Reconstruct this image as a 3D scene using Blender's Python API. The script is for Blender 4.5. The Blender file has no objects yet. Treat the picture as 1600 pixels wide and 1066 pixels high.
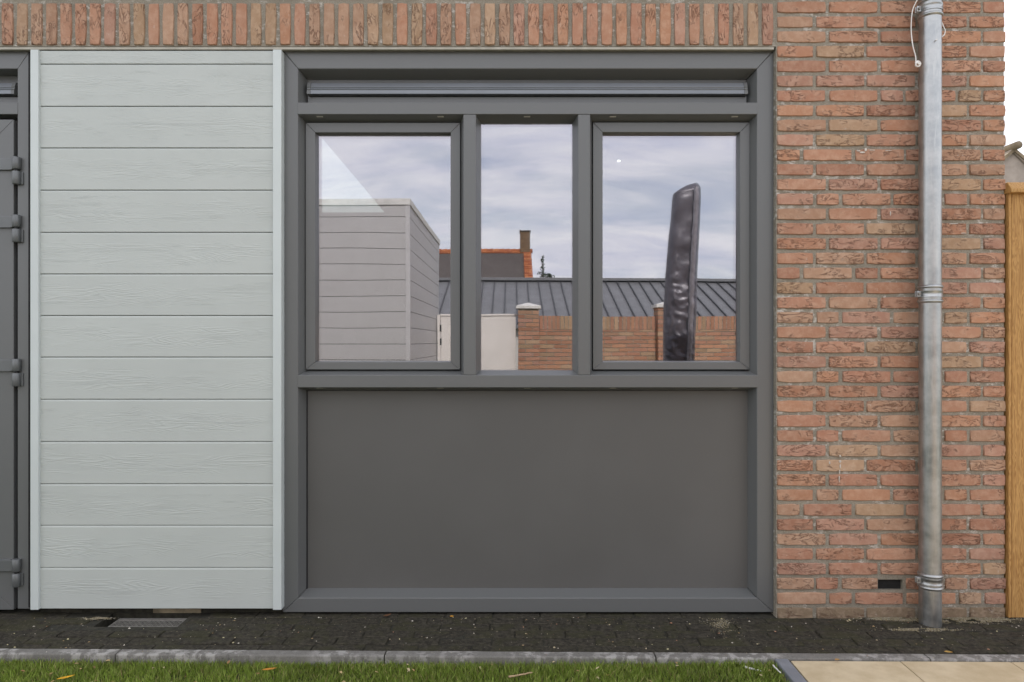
import bpy, math, random
from mathutils import Vector, Matrix, noise as mnoise
R = math.radians
rnd = random.Random(7)
scn = bpy.context.scene
col = scn.collection

# ------------------------------------------------------------------ camera, sky, sun, exposure
D, FPX, CH = 2.9, 1066.0, 1.175           # distance to brick face, focal length in photo pixels, camera height
cam_d = bpy.data.cameras.new('camera'); cam = bpy.data.objects.new('camera', cam_d); col.objects.link(cam)
cam.location = (0, -D, CH); cam.rotation_euler = (R(90), 0, 0)
cam_d.sensor_width = 36; cam_d.lens = 36 * FPX / 1600; cam_d.clip_start = 0.05; cam_d.clip_end = 2000
scn.camera = cam

SUN_EL, SUN_AZ = 40, 14                    # sun stands behind the house, a little to the right
world = bpy.data.worlds.new('World'); scn.world = world; world.use_nodes = True
def build_world():
    nt = world.node_tree; N = nt.nodes; L = nt.links
    N.clear()
    out = N.new('ShaderNodeOutputWorld'); bg = N.new('ShaderNodeBackground'); bg.inputs['Strength'].default_value = 0.12
    sky = N.new('ShaderNodeTexSky'); sky.sky_type = 'NISHITA'; sky.sun_disc = False
    sky.sun_elevation = R(SUN_EL); sky.sun_rotation = R(SUN_AZ); sky.air_density = 1.0; sky.dust_density = 0.8; sky.ozone_density = 1.2
    tc = N.new('ShaderNodeTexCoord'); sep = N.new('ShaderNodeSeparateXYZ'); L.new(tc.outputs['Generated'], sep.inputs[0])
    zc = N.new('ShaderNodeMath'); zc.operation = 'MAXIMUM'; zc.inputs[1].default_value = 0.0; L.new(sep.outputs['Z'], zc.inputs[0])
    za = N.new('ShaderNodeMath'); za.operation = 'ADD'; za.inputs[1].default_value = 0.22; L.new(zc.outputs[0], za.inputs[0])
    dx = N.new('ShaderNodeMath'); dx.operation = 'DIVIDE'; L.new(sep.outputs['X'], dx.inputs[0]); L.new(za.outputs[0], dx.inputs[1])
    dy = N.new('ShaderNodeMath'); dy.operation = 'DIVIDE'; L.new(sep.outputs['Y'], dy.inputs[0]); L.new(za.outputs[0], dy.inputs[1])
    cmb = N.new('ShaderNodeCombineXYZ'); L.new(dx.outputs[0], cmb.inputs[0]); L.new(dy.outputs[0], cmb.inputs[1])
    def nz(scale, detail, rough, dist, off):
        m = N.new('ShaderNodeMapping'); m.inputs['Location'].default_value = off; m.inputs['Rotation'].default_value = (0, 0, R(25)); m.inputs['Scale'].default_value = (0.8, 1.35, 1)
        L.new(cmb.outputs[0], m.inputs[0])
        n = N.new('ShaderNodeTexNoise'); n.inputs['Scale'].default_value = scale; n.inputs['Detail'].default_value = detail
        n.inputs['Roughness'].default_value = rough; n.inputs['Distortion'].default_value = dist
        L.new(m.outputs[0], n.inputs['Vector']); return n
    n1 = nz(1.5, 8, 0.58, 0.5, (3.1, 1.7, 0)); n2 = nz(2.4, 7, 0.6, 0.8, (7.3, 4.4, 2))
    cov = N.new('ShaderNodeMapRange'); cov.interpolation_type = 'SMOOTHSTEP'; cov.inputs[1].default_value = 0.36; cov.inputs[2].default_value = 0.60
    cov.inputs[3].default_value = 0.62; cov.inputs[4].default_value = 1.0
    L.new(n1.outputs['Fac'], cov.inputs[0])
    shade = N.new('ShaderNodeValToRGB'); L.new(n2.outputs['Fac'], shade.inputs[0])
    e = shade.color_ramp.elements
    e[0].position = 0.34; e[0].color = (8.5, 8.7, 10.0, 1); e[1].position = 0.66; e[1].color = (12.0, 11.8, 11.8, 1)
    mx = N.new('ShaderNodeMix'); mx.data_type = 'RGBA'
    L.new(cov.outputs[0], mx.inputs[0]); L.new(sky.outputs[0], mx.inputs[6]); L.new(shade.outputs[0], mx.inputs[7])
    L.new(mx.outputs[2], bg.inputs['Color']); L.new(bg.outputs[0], out.inputs[0])
build_world()
sun_d = bpy.data.lights.new('sun', 'SUN'); sun = bpy.data.objects.new('sun', sun_d); col.objects.link(sun)
sdir = Vector((math.sin(R(SUN_AZ)) * math.cos(R(SUN_EL)), math.cos(R(SUN_AZ)) * math.cos(R(SUN_EL)), math.sin(R(SUN_EL))))
sun.rotation_euler = sdir.to_track_quat('Z', 'Y').to_euler(); sun.location = sdir * 40
sun_d.energy = 3.0; sun_d.angle = R(0.6); sun_d.color = (1.0, 0.95, 0.87)
scn.view_settings.view_transform = 'Standard'; scn.view_settings.look = 'None'; scn.view_settings.gamma = 1; scn.view_settings.use_curve_mapping = False
scn.view_settings.exposure = 0.5
scn.render.engine = 'CYCLES'
scn.cycles.use_denoising = True
scn.cycles.max_bounces = 6; scn.cycles.glossy_bounces = 4; scn.cycles.transparent_max_bounces = 8

# ------------------------------------------------------------------ helpers
def X(px, y=0.0): return (px - 800) * (D + y) / FPX
def Z(py, y=0.0): return CH - (py - 533) * (D + y) / FPX
GL = 0.11                                   # mean depth of the glass: mirror plane for the garden behind the camera
def RY(t): return D + 2 * GL - t            # y of something whose mirrored path length is t
def RX(px, t): return (px - 800) * t / FPX
def RZ(py, t): return CH - (py - 533) * t / FPX

def nodes(name):
    m = bpy.data.materials.new(name); m.use_nodes = True
    nt = m.node_tree
    return m, nt, nt.nodes, nt.links, nt.nodes['Principled BSDF']
def tex(N, L, kind='Object'):
    tc = N.new('ShaderNodeTexCoord'); return tc.outputs[kind]
def mapping(N, L, vec, scale=(1, 1, 1), loc=(0, 0, 0), rot=(0, 0, 0)):
    m = N.new('ShaderNodeMapping'); m.inputs['Scale'].default_value = scale; m.inputs['Location'].default_value = loc; m.inputs['Rotation'].default_value = rot
    L.new(vec, m.inputs[0]); return m.outputs[0]
def noise(N, L, vec, scale, detail=4, rough=0.55, dist=0.0):
    n = N.new('ShaderNodeTexNoise'); n.inputs['Scale'].default_value = scale; n.inputs['Detail'].default_value = detail
    n.inputs['Roughness'].default_value = rough; n.inputs['Distortion'].default_value = dist
    L.new(vec, n.inputs['Vector']); return n.outputs['Fac']
def rng(N, L, v, a, b, c=0.0, d=1.0, smooth=True):
    m = N.new('ShaderNodeMapRange'); m.interpolation_type = 'SMOOTHSTEP' if smooth else 'LINEAR'
    for i, q in enumerate((a, b, c, d)): m.inputs[i + 1].default_value = q
    L.new(v, m.inputs[0]); return m.outputs[0]
def math_(N, L, op, a, b=None):
    m = N.new('ShaderNodeMath'); m.operation = op
    for i, q in enumerate((a, b)):
        if q is None: continue
        if isinstance(q, (int, float)): m.inputs[i].default_value = q
        else: L.new(q, m.inputs[i])
    return m.outputs[0]
def mixc(N, L, f, a, b, mode='MIX'):
    m = N.new('ShaderNodeMix'); m.data_type = 'RGBA'; m.blend_type = mode
    for i, q in ((0, f), (6, a), (7, b)):
        if isinstance(q, (int, float)): m.inputs[i].default_value = q
        elif isinstance(q, tuple): m.inputs[i].default_value = (*q, 1) if len(q) == 3 else q
        else: L.new(q, m.inputs[i])
    return m.outputs[2]
def bump(N, L, bsdf, h, strength=0.3, dist=0.002, prev=None):
    b = N.new('ShaderNodeBump'); b.inputs['Strength'].default_value = strength; b.inputs['Distance'].default_value = dist
    L.new(h, b.inputs['Height'])
    if prev is not None: L.new(prev, b.inputs['Normal'])
    L.new(b.outputs[0], bsdf.inputs['Normal']); return b.outputs[0]
def objinfo(N, what): return N.new('ShaderNodeObjectInfo').outputs[what]
def offset_by_random(N, L, vec, k=13.0):
    r = objinfo(N, 'Random'); s = math_(N, L, 'MULTIPLY', r, k)
    c = N.new('ShaderNodeCombineXYZ'); L.new(s, c.inputs[0]); L.new(s, c.inputs[1]); L.new(s, c.inputs[2])
    a = N.new('ShaderNodeVectorMath'); a.operation = 'ADD'; L.new(vec, a.inputs[0]); L.new(c.outputs[0], a.inputs[1])
    return a.outputs[0]

M = {}
def m_plain(name, c, rough=0.6, metal=0.0, var=0.08, scale=6, bmp=0.0, bscale=200, spec=0.5, rvar=0.15):
    m, nt, N, L, b = nodes(name)
    v = offset_by_random(N, L, tex(N, L))
    n = noise(N, L, v, scale, 4)
    lo = tuple(x * (1 - var) for x in c); hi = tuple(min(1, x * (1 + var)) for x in c)
    L.new(mixc(N, L, rng(N, L, n, 0.3, 0.7), lo, hi), b.inputs['Base Color'])
    b.inputs['Roughness'].default_value = rough
    if rvar: L.new(rng(N, L, noise(N, L, v, scale * 2.3, 3), 0.3, 0.7, rough * (1 - rvar), min(1, rough * (1 + rvar))), b.inputs['Roughness'])
    b.inputs['Metallic'].default_value = metal; b.inputs['Specular IOR Level'].default_value = spec
    if bmp: bump(N, L, b, noise(N, L, v, bscale, 4), bmp, 0.002)
    M[name] = m; return m

def mat_brick():
    m, nt, N, L, b = nodes('brick')
    v = offset_by_random(N, L, tex(N, L))
    base = objinfo(N, 'Color')
    # kneading folds of hand-formed brick: thin broken dark lines along the length
    vs = mapping(N, L, v, (1.0, 1.0, 2.3))
    f = noise(N, L, vs, 15, 4, 0.62, 1.4)
    line = rng(N, L, math_(N, L, 'ABSOLUTE', math_(N, L, 'SUBTRACT', f, 0.5)), 0.004, 0.034, 1.0, 0.0)
    rr = objinfo(N, 'Random')
    msk = rng(N, L, math_(N, L, 'ADD', noise(N, L, v, 15, 2), math_(N, L, 'MULTIPLY', math_(N, L, 'SUBTRACT', math_(N, L, 'FRACT', math_(N, L, 'MULTIPLY', rr, 37.7)), 0.6), 0.22)), 0.44, 0.58)
    fold = math_(N, L, 'MULTIPLY', line, msk)
    patch = rng(N, L, noise(N, L, v, 30, 5, 0.65), 0.35, 0.7)
    c1 = mixc(N, L, patch, mixc(N, L, 1.0, base, (0.90, 0.88, 0.87), 'MULTIPLY'), mixc(N, L, 0.25, base, (0.66, 0.50, 0.38)))
    grain = rng(N, L, noise(N, L, v, 420, 3, 0.7), 0.3, 0.7)
    c2 = mixc(N, L, math_(N, L, 'MULTIPLY', grain, 0.18), c1, (0.30, 0.17, 0.11))
    c3 = mixc(N, L, math_(N, L, 'MULTIPLY', fold, 0.66), c2, (0.15, 0.075, 0.048))
    # lime bloom specks
    lime = rng(N, L, noise(N, L, v, 46, 5, 0.75), 0.62, 0.72)
    c4 = mixc(N, L, math_(N, L, 'MULTIPLY', lime, 0.45), c3, (0.62, 0.56, 0.50))
    L.new(c4, b.inputs['Base Color']); b.inputs['Roughness'].default_value = 0.92; b.inputs['Specular IOR Level'].default_value = 0.2
    h = math_(N, L, 'SUBTRACT', math_(N, L, 'ADD', math_(N, L, 'MULTIPLY', patch, 0.5), math_(N, L, 'MULTIPLY', grain, 0.22)), math_(N, L, 'MULTIPLY', fold, 1.3))
    bump(N, L, b, h, 0.75, 0.0035)
    M['brick'] = m
def mat_mortar():
    m, nt, N, L, b = nodes('mortar')
    v = tex(N, L)
    n = noise(N, L, v, 260, 4, 0.7); n2 = noise(N, L, v, 9, 4)
    c = mixc(N, L, rng(N, L, n, 0.3, 0.7), (0.235, 0.208, 0.163), (0.375, 0.342, 0.28))
    c = mixc(N, L, rng(N, L, n2, 0.42, 0.62, 0, 0.45), c, (0.21, 0.19, 0.15))
    sp = math_(N, L, 'MULTIPLY', rng(N, L, noise(N, L, mapping(N, L, v, (1, 1, 1.6)), 30, 5, 0.75), 0.52, 0.63), rng(N, L, noise(N, L, v, 4.5, 3), 0.42, 0.56))
    c = mixc(N, L, math_(N, L, 'MULTIPLY', sp, 0.7), c, (0.66, 0.63, 0.58))
    L.new(c, b.inputs['Base Color']); b.inputs['Roughness'].default_value = 0.95; b.inputs['Specular IOR Level'].default_value = 0.15
    bump(N, L, b, math_(N, L, 'ADD', n, math_(N, L, 'MULTIPLY', noise(N, L, v, 60, 3), 1.2)), 0.8, 0.004)
    M['mortar'] = m
def mat_cladding(name, c, rough=0.55):
    m, nt, N, L, b = nodes(name)
    v0 = tex(N, L); v = offset_by_random(N, L, v0, 31)
    sep = N.new('ShaderNodeSeparateXYZ'); L.new(v0, sep.inputs[0])
    mid = rng(N, L, math_(N, L, 'ABSOLUTE', math_(N, L, 'ADD', sep.outputs['Z'], 0.004)), 0.025, 0.06, 1.0, 0.12)
    # embossed cathedral grain: contour lines of a stretched noise
    vs = mapping(N, L, v, (0.75, 1.0, 8.0))
    f = noise(N, L, vs, 2.6, 2, 0.45, 0.25)
    ph = math_(N, L, 'MULTIPLY', f, 150.0)
    rings = math_(N, L, 'SINE', ph)
    brk = rng(N, L, noise(N, L, mapping(N, L, v, (1, 1, 3)), 6, 3), 0.32, 0.62)
    f2 = noise(N, L, mapping(N, L, v, (0.5, 1, 8)), 3.4, 1, 0.5, 0.1)
    fine = math_(N, L, 'SINE', math_(N, L, 'MULTIPLY', f2, 330.0))
    r3 = math_(N, L, 'POWER', math_(N, L, 'ADD', math_(N, L, 'MULTIPLY', rings, 0.5), 0.5), 2.0)
    wide = rng(N, L, math_(N, L, 'ABSOLUTE', sep.outputs['Z']), 0.05, 0.085, 1.0, 0.25)
    brk2 = rng(N, L, noise(N, L, mapping(N, L, v, (1, 1, 5)), 9, 3), 0.48, 0.66)
    h = math_(N, L, 'ADD', math_(N, L, 'MULTIPLY', math_(N, L, 'MULTIPLY', r3, mid), brk), math_(N, L, 'MULTIPLY', math_(N, L, 'MULTIPLY', fine, wide), math_(N, L, 'MULTIPLY', brk2, 0.22)))
    big = noise(N, L, v, 3, 3)
    cc = mixc(N, L, rng(N, L, big, 0.3, 0.7), tuple(x * 0.955 for x in c), c)
    L.new(mixc(N, L, math_(N, L, 'MULTIPLY', objinfo(N, 'Random'), 0.06), cc, tuple(x * .5 for x in c)), b.inputs['Base Color'])
    b.inputs['Roughness'].default_value = rough; b.inputs['Specular IOR Level'].default_value = 0.4
    bump(N, L, b, h, 0.5, 0.0014)
    M[name] = m
def mat_glass():
    m, nt, N, L, b = nodes('window_glass')
    N.remove(b); out = N['Material Output']
    tr = N.new('ShaderNodeBsdfTransparent'); tr.inputs[0].default_value = (0.60, 0.64, 0.62, 1)
    gl = N.new('ShaderNodeBsdfGlossy'); gl.inputs['Roughness'].default_value = 0.0; gl.inputs['Color'].default_value = (0.955, 0.935, 1.0, 1)
    lw = N.new('ShaderNodeFresnel'); lw.inputs['IOR'].default_value = 1.5
    f = math_(N, L, 'ADD', lw.outputs[0], 0.27)
    mx = N.new('ShaderNodeMixShader'); L.new(f, mx.inputs[0]); L.new(tr.outputs[0], mx.inputs[1]); L.new(gl.outputs[0], mx.inputs[2])
    v = tex(N, L)
    bp = N.new('ShaderNodeBump'); bp.inputs['Strength'].default_value = 0.02; bp.inputs['Distance'].default_value = 0.02
    L.new(noise(N, L, v, 2.2, 1, 0.4), bp.inputs['Height']); L.new(bp.outputs[0], gl.inputs['Normal'])
    L.new(mx.outputs[0], out.inputs[0]); M['glass'] = m
def mat_zinc():
    m, nt, N, L, b = nodes('zinc')
    v = tex(N, L)
    st = noise(N, L, mapping(N, L, v, (1, 1, 0.12)), 70, 4, 0.6); bl = noise(N, L, v, 14, 5, 0.65)
    c = mixc(N, L, rng(N, L, bl, 0.3, 0.7), (0.33, 0.345, 0.35), (0.47, 0.48, 0.475))
    c = mixc(N, L, rng(N, L, st, 0.5, 0.7, 0, 0.4), c, (0.58, 0.58, 0.55))
    L.new(c, b.inputs['Base Color']); b.inputs['Metallic'].default_value = 0.9
    L.new(rng(N, L, bl, 0.3, 0.7, 0.33, 0.45), b.inputs['Roughness'])
    bump(N, L, b, bl, 0.1, 0.002); M['zinc'] = m
def mat_paver():
    m, nt, N, L, b = nodes('paver')
    v = tex(N, L, 'Object'); v = offset_by_random(N, L, v)
    n = noise(N, L, v, 60, 5, 0.7); n2 = noise(N, L, v, 10, 4)
    c = mixc(N, L, rng(N, L, n, 0.3, 0.72), (0.018, 0.016, 0.012), (0.066, 0.059, 0.044))
    c = mixc(N, L, rng(N, L, n2, 0.45, 0.65, 0, 0.6), c, (0.042, 0.041, 0.019))
    sp = rng(N, L, noise(N, L, mapping(N, L, v, (.5, 1, 1)), 210, 3, 0.7), 0.58, 0.70)
    c = mixc(N, L, math_(N, L, 'MULTIPLY', sp, 0.35), c, (0.20, 0.18, 0.14))
    L.new(c, b.inputs['Base Color']); b.inputs['Roughness'].default_value = 0.9; b.inputs['Specular IOR Level'].default_value = 0.25
    bump(N, L, b, n, 0.7, 0.004); M['paver'] = m
def mat_kerb():
    m, nt, N, L, b = nodes('kerb_concrete')
    v = tex(N, L)
    n = noise(N, L, v, 200, 4, 0.7)
    c = mixc(N, L, rng(N, L, n, 0.25, 0.75), (0.14, 0.135, 0.12), (0.21, 0.20, 0.185))
    st = noise(N, L, mapping(N, L, v, (1, 1, 0.5)), 26, 5, 0.7); st2 = noise(N, L, v, 3.0, 3)
    blot = math_(N, L, 'MULTIPLY', rng(N, L, st, 0.45, 0.58), rng(N, L, st2, 0.35, 0.6))
    c = mixc(N, L, math_(N, L, 'MULTIPLY', blot, 0.6), c, (0.50, 0.485, 0.46))
    dk = rng(N, L, noise(N, L, v, 34, 4, 0.7), 0.58, 0.70)
    c = mixc(N, L, math_(N, L, 'MULTIPLY', dk, 0.55), c, (0.05, 0.048, 0.04))
    L.new(c, b.inputs['Base Color']); b.inputs['Roughness'].default_value = 0.92
    bump(N, L, b, n, 0.5, 0.003); M['kerb'] = m
def mat_wood():
    m, nt, N, L, b = nodes('fence_wood')
    v0 = offset_by_random(N, L, tex(N, L), 9)
    f = noise(N, L, mapping(N, L, v0, (9, 9, 0.7)), 6, 3, 0.6, 0.5)
    ring = math_(N, L, 'SINE', math_(N, L, 'MULTIPLY', f, 60))
    fib = noise(N, L, mapping(N, L, v0, (60, 60, 1.5)), 5, 3)
    c = mixc(N, L, rng(N, L, ring, -1, 1), (0.49, 0.275, 0.085), (0.31, 0.15, 0.038))
    c = mixc(N, L, rng(N, L, fib, 0.4, 0.7, 0, 0.5), c, (0.52, 0.31, 0.115))
    kn = rng(N, L, noise(N, L, mapping(N, L, v0, (2.2, 2.2, 1)), 5, 2), 0.68, 0.76)
    c = mixc(N, L, math_(N, L, 'MULTIPLY', kn, 0.7), c, (0.20, 0.10, 0.03))
    L.new(c, b.inputs['Base Color']); b.inputs['Roughness'].default_value = 0.7
    bump(N, L, b, math_(N, L, 'ADD', ring, math_(N, L, 'MULTIPLY', fib, 2)), 0.2, 0.002); M['wood'] = m
def mat_attr(name, rough=0.9, bmp=0.3, bscale=90, spec=0.3, trans=0.0):
    m, nt, N, L, b = nodes(name)
    a = N.new('ShaderNodeAttribute'); a.attribute_name = 'tone'
    v = tex(N, L); n = noise(N, L, v, bscale, 4, 0.7)
    L.new(mixc(N, L, rng(N, L, n, 0.3, 0.7, 0, 0.35), a.outputs['Color'], mixc(N, L, 1.0, a.outputs['Color'], (0.55, 0.52, 0.5), 'MULTIPLY')), b.inputs['Base Color'])
    b.inputs['Roughness'].default_value = rough; b.inputs['Specular IOR Level'].default_value = spec
    if bmp: bump(N, L, b, n, bmp, 0.003)
    M[name] = m
def mat_grass():
    m, nt, N, L, b = nodes('grass_blade')
    a = N.new('ShaderNodeAttribute'); a.attribute_name = 'tone'
    L.new(a.outputs['Color'], b.inputs['Base Color']); b.inputs['Roughness'].default_value = 0.55; b.inputs['Specular IOR Level'].default_value = 0.35
    tr = N.new('ShaderNodeBsdfTranslucent'); L.new(a.outputs['Color'], tr.inputs[0])
    mx = N.new('ShaderNodeMixShader'); mx.inputs[0].default_value = 0.25
    L.new(b.outputs[0], mx.inputs[1]); L.new(tr.outputs[0], mx.inputs[2]); L.new(mx.outputs[0], N['Material Output'].inputs[0])
    M['grass'] = m
def mat_tile():
    m, nt, N, L, b = nodes('terrace_tile')
    v = offset_by_random(N, L, tex(N, L)); n = noise(N, L, v, 9, 6, 0.65); n2 = noise(N, L, v, 120, 4, 0.7)
    c = mixc(N, L, rng(N, L, n, 0.3, 0.7), (0.50, 0.405, 0.255), (0.63, 0.53, 0.36))
    c = mixc(N, L, rng(N, L, n2, 0.55, 0.75, 0, 0.3), c, (0.42, 0.31, 0.17))
    L.new(c, b.inputs['Base Color']); b.inputs['Roughness'].default_value = 0.6; bump(N, L, b, n2, 0.25, 0.002); M['tile'] = m
def mat_panel():
    m, nt, N, L, b = nodes('panel_satin')
    v = tex(N, L); n = noise(N, L, v, 2.0, 3)
    L.new(mixc(N, L, rng(N, L, n, 0.3, 0.7), (0.112, 0.110, 0.105), (0.122, 0.120, 0.115)), b.inputs['Base Color'])
    b.inputs['Roughness'].default_value = 0.42; b.inputs['Specular IOR Level'].default_value = 0.35
    bump(N, L, b, noise(N, L, v, 900, 2), 0.06, 0.001); M['panel'] = m
mat_brick(); mat_mortar(); mat_glass(); mat_zinc(); mat_paver(); mat_kerb(); mat_wood(); mat_grass(); mat_tile(); mat_panel()
mat_cladding('cladding', (0.515, 0.55, 0.525)); mat_cladding('annex_cladding', (0.56, 0.54, 0.525))
mat_attr('brick_joined'); mat_attr('litter', 0.8, 0.0); mat_attr('roof_tile', 0.85, 0.4, 30)
m_plain('frame', (0.136, 0.141, 0.140), 0.32, 0, 0.012, 1.5, 0, 700, 0.5, 0.0)
m_plain('annex_trim', (0.60, 0.58, 0.57), 0.5, 0, 0.03)
m_plain('seam_shade', (0.07, 0.07, 0.075), 0.5, 0.2, 0.07, 1.2)  # darker than the roof sheet: seam shadow put into the colour
m_plain('trim', (0.58, 0.63, 0.62), 0.45, 0, 0.02, 3)
m_plain('grille', (0.20, 0.215, 0.235), 0.35, 0.3, 0.04, 3)
m_plain('hinge', (0.14, 0.148, 0.15), 0.4, 0.2, 0.04, 9)
m_plain('black_gap', (0.012, 0.012, 0.012), 0.9, 0, 0.1)
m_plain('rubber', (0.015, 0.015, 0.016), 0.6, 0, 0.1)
m_plain('pale_plastic', (0.55, 0.54, 0.48), 0.5)
m_plain('steel_lintel', (0.40, 0.38, 0.32), 0.55, 0.2, 0.1, 20)
m_plain('interior', (0.055, 0.053, 0.05), 0.9, 0, 0.1)
m_plain('white_paint', (0.80, 0.75, 0.70), 0.5, 0, 0.03)
m_plain('cap_stone', (0.72, 0.70, 0.66), 0.8, 0, 0.08, 12, 0.2, 150)
m_plain('white_cord', (0.78, 0.77, 0.74), 0.7, 0, 0.08, 30)
m_plain('smear', (0.56, 0.52, 0.46), 0.95, 0, 0.2, 120)
m_plain('bed', (0.028, 0.026, 0.017), 0.95, 0, 0.4, 30, 0.8, 150)
m_plain('sand', (0.23, 0.19, 0.11), 0.95, 0, 0.35, 80, 0.9, 500)
m_plain('soil', (0.035, 0.045, 0.014), 0.95, 0, 0.4, 20, 0.5, 90)
m_plain('ground', (0.10, 0.11, 0.07), 0.95, 0, 0.3, 0.4, 0.4, 30)
m_plain('edging', (0.21, 0.225, 0.25), 0.5, 0, 0.1, 14, 0.1, 200)
m_plain('block', (0.24, 0.20, 0.13), 0.9, 0, 0.35, 18, 0.5, 100)
m_plain('galvanised', (0.22, 0.21, 0.19), 0.5, 0.35, 0.2, 60)
m_plain('standing_seam', (0.20, 0.20, 0.205), 0.5, 0.2, 0.07, 1.2)
m_plain('solar', (0.115, 0.10, 0.092), 0.85, 0, 0.06, 0.7, 0, 1, 0.15)
m_plain('cover', (0.135, 0.125, 0.145), 0.40, 0.15, 0.12, 14, 0.0, 60, 0.6)
m_plain('cover_flap_shine', (0.30, 0.28, 0.30), 0.33, 0.3, 0.15, 30)  # paler than the cover: the strip's shiny highlight put into the colour
m_plain('anthracite_metal', (0.05, 0.052, 0.055), 0.45, 0.3)
m_plain('bark', (0.09, 0.07, 0.05), 0.9, 0, 0.2, 12, 0.5, 40)
m_plain('gable_wall', (0.40, 0.335, 0.285), 0.9, 0, 0.12, 5, 0.5, 14)
m_plain('verge', (0.26, 0.20, 0.13), 0.9, 0, 0.2, 6, 0.3, 40)
m_plain('plaster', (0.55, 0.52, 0.48), 0.9, 0, 0.06, 2)
m_plain('roof_felt', (0.07, 0.07, 0.072), 0.9, 0, 0.1)
def mat_lamp():
    m, nt, N, L, b = nodes('lamp_glow'); b.inputs['Emission Color'].default_value = (1, 0.97, 0.9, 1); b.inputs['Emission Strength'].default_value = 6; M['lamp'] = m
mat_lamp()

BASE = {}
def mk(name, verts, faces, mat, parent=None, smooth=False, bevel=0.0, me=None, tones=None):
    if me is None:
        me = bpy.data.meshes.new(name); me.from_pydata(verts, [], faces); me.materials.append(M[mat])
        if smooth: me.polygons.foreach_set('use_smooth', [True] * len(me.polygons))
        if tones is not None:
            at = me.color_attributes.new('tone', 'FLOAT_COLOR', 'POINT')
            buf = []
            for t in tones: buf.extend((t[0], t[1], t[2], 1.0))
            at.data.foreach_set('color', buf)
        me.update()
    o = bpy.data.objects.new(name, me); col.objects.link(o)
    if parent is not None: put(o, parent)
    if bevel:
        b = o.modifiers.new('edge', 'BEVEL'); b.width = bevel; b.segments = 2; b.limit_method = 'ANGLE'; b.harden_normals = False
    return o
def put(o, parent):
    o.parent = parent
    if parent.name in BASE: o.matrix_parent_inverse = Matrix.Translation(-BASE[parent.name])
def thing(name, label, cat, loc=(0, 0, 0), group=None):
    o = bpy.data.objects.new(name, None); o.empty_display_size = 0.1; col.objects.link(o); o.location = loc; BASE[o.name] = Vector(loc)
    tag(o, label, cat, group); return o
def part(name, parent, label=None):
    o = bpy.data.objects.new(name, None); o.empty_display_size = 0.05; col.objects.link(o); put(o, parent)
    if label: o['label'] = label
    return o
def tag(o, label, cat, group=None):
    o['label'] = label; o['category'] = cat
    if group: o['group'] = group
    return o
def struct(o): o['kind'] = 'structure'; return o
def stuff(o, label=None, cat=None):
    o['kind'] = 'stuff'
    if label: o['label'] = label
    if cat: o['category'] = cat
    return o

class MB:
    def __init__(s): s.v = []; s.f = []; s.t = []
    def add(s, vs, fs, tone=None):
        n = len(s.v); s.v += [tuple(p) for p in vs]; s.f += [tuple(i + n for i in f) for f in fs]
        if tone is not None: s.t += [tone] * len(vs)
    def box(s, x0, x1, y0, y1, z0, z1, tone=None):
        s.add([(x0, y0, z0), (x1, y0, z0), (x1, y1, z0), (x0, y1, z0), (x0, y0, z1), (x1, y0, z1), (x1, y1, z1), (x0, y1, z1)],
              [(0, 3, 2, 1), (4, 5, 6, 7), (0, 1, 5, 4), (1, 2, 6, 5), (2, 3, 7, 6), (3, 0, 4, 7)], tone)
    def tube(s, pts, r, n=10, tone=None, cap=True):
        rings = []; vs = []
        for i, p in enumerate(pts):
            p = Vector(p); a = Vector(pts[max(i - 1, 0)]); b = Vector(pts[min(i + 1, len(pts) - 1)])
            d = (b - a).normalized(); u = d.orthogonal().normalized() if i == 0 else (u - d * u.dot(d)).normalized(); w = d.cross(u)
            rr = r[i] if isinstance(r, (list, tuple)) else r
            vs += [p + (u * math.cos(2 * math.pi * k / n) + w * math.sin(2 * math.pi * k / n)) * rr for k in range(n)]
        fs = []
        for i in range(len(pts) - 1):
            for k in range(n): fs.append((i * n + k, i * n + (k + 1) % n, (i + 1) * n + (k + 1) % n, (i + 1) * n + k))
        if cap: fs += [tuple(reversed(range(n))), tuple(range((len(pts) - 1) * n, len(pts) * n))]
        s.add(vs, fs, tone)
    def mesh(s, name, mat, parent=None, smooth=False, bevel=0.0):
        return mk(name, s.v, s.f, mat, parent, smooth, bevel, tones=s.t if len(s.t) == len(s.v) and s.t else None)
def box(name, x0, x1, y0, y1, z0, z1, mat, parent=None, bevel=0.0):
    b = MB(); b.box(x0, x1, y0, y1, z0, z1); return b.mesh(name, mat, parent, bevel=bevel)
def loft(name, pf, pb, yf, yb, mat, parent=None, bevel=0.0):
    """prism between an outline pf at depth yf and pb at depth yb; outlines are lists of (x, z), counter-clockwise seen from the front"""
    n = len(pf)
    vs = [(x, yf, z) for x, z in pf] + [(x, yb, z) for x, z in pb]
    fs = [tuple(range(n)), tuple(reversed(range(n, 2 * n)))] + [(i, i + n, (i + 1) % n + n, (i + 1) % n) for i in range(n)]
    return mk(name, vs, fs, mat, parent, bevel=bevel)
def lathe(name, prof, cx, cy, mat, parent=None, n=28):
    vs = []; fs = []
    for r, z in prof: vs += [(cx + r * math.cos(2 * math.pi * k / n), cy + r * math.sin(2 * math.pi * k / n), z) for k in range(n)]
    for i in range(len(prof) - 1):
        for k in range(n): fs.append((i * n + k, i * n + (k + 1) % n, (i + 1) * n + (k + 1) % n, (i + 1) * n + k))
    fs += [tuple(reversed(range(n))), tuple(range((len(prof) - 1) * n, len(prof) * n))]
    o = mk(name, vs, fs, mat, parent, smooth=True); 
    m = o.modifiers.new('edge', 'EDGE_SPLIT'); m.split_angle = R(50); return o

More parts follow.
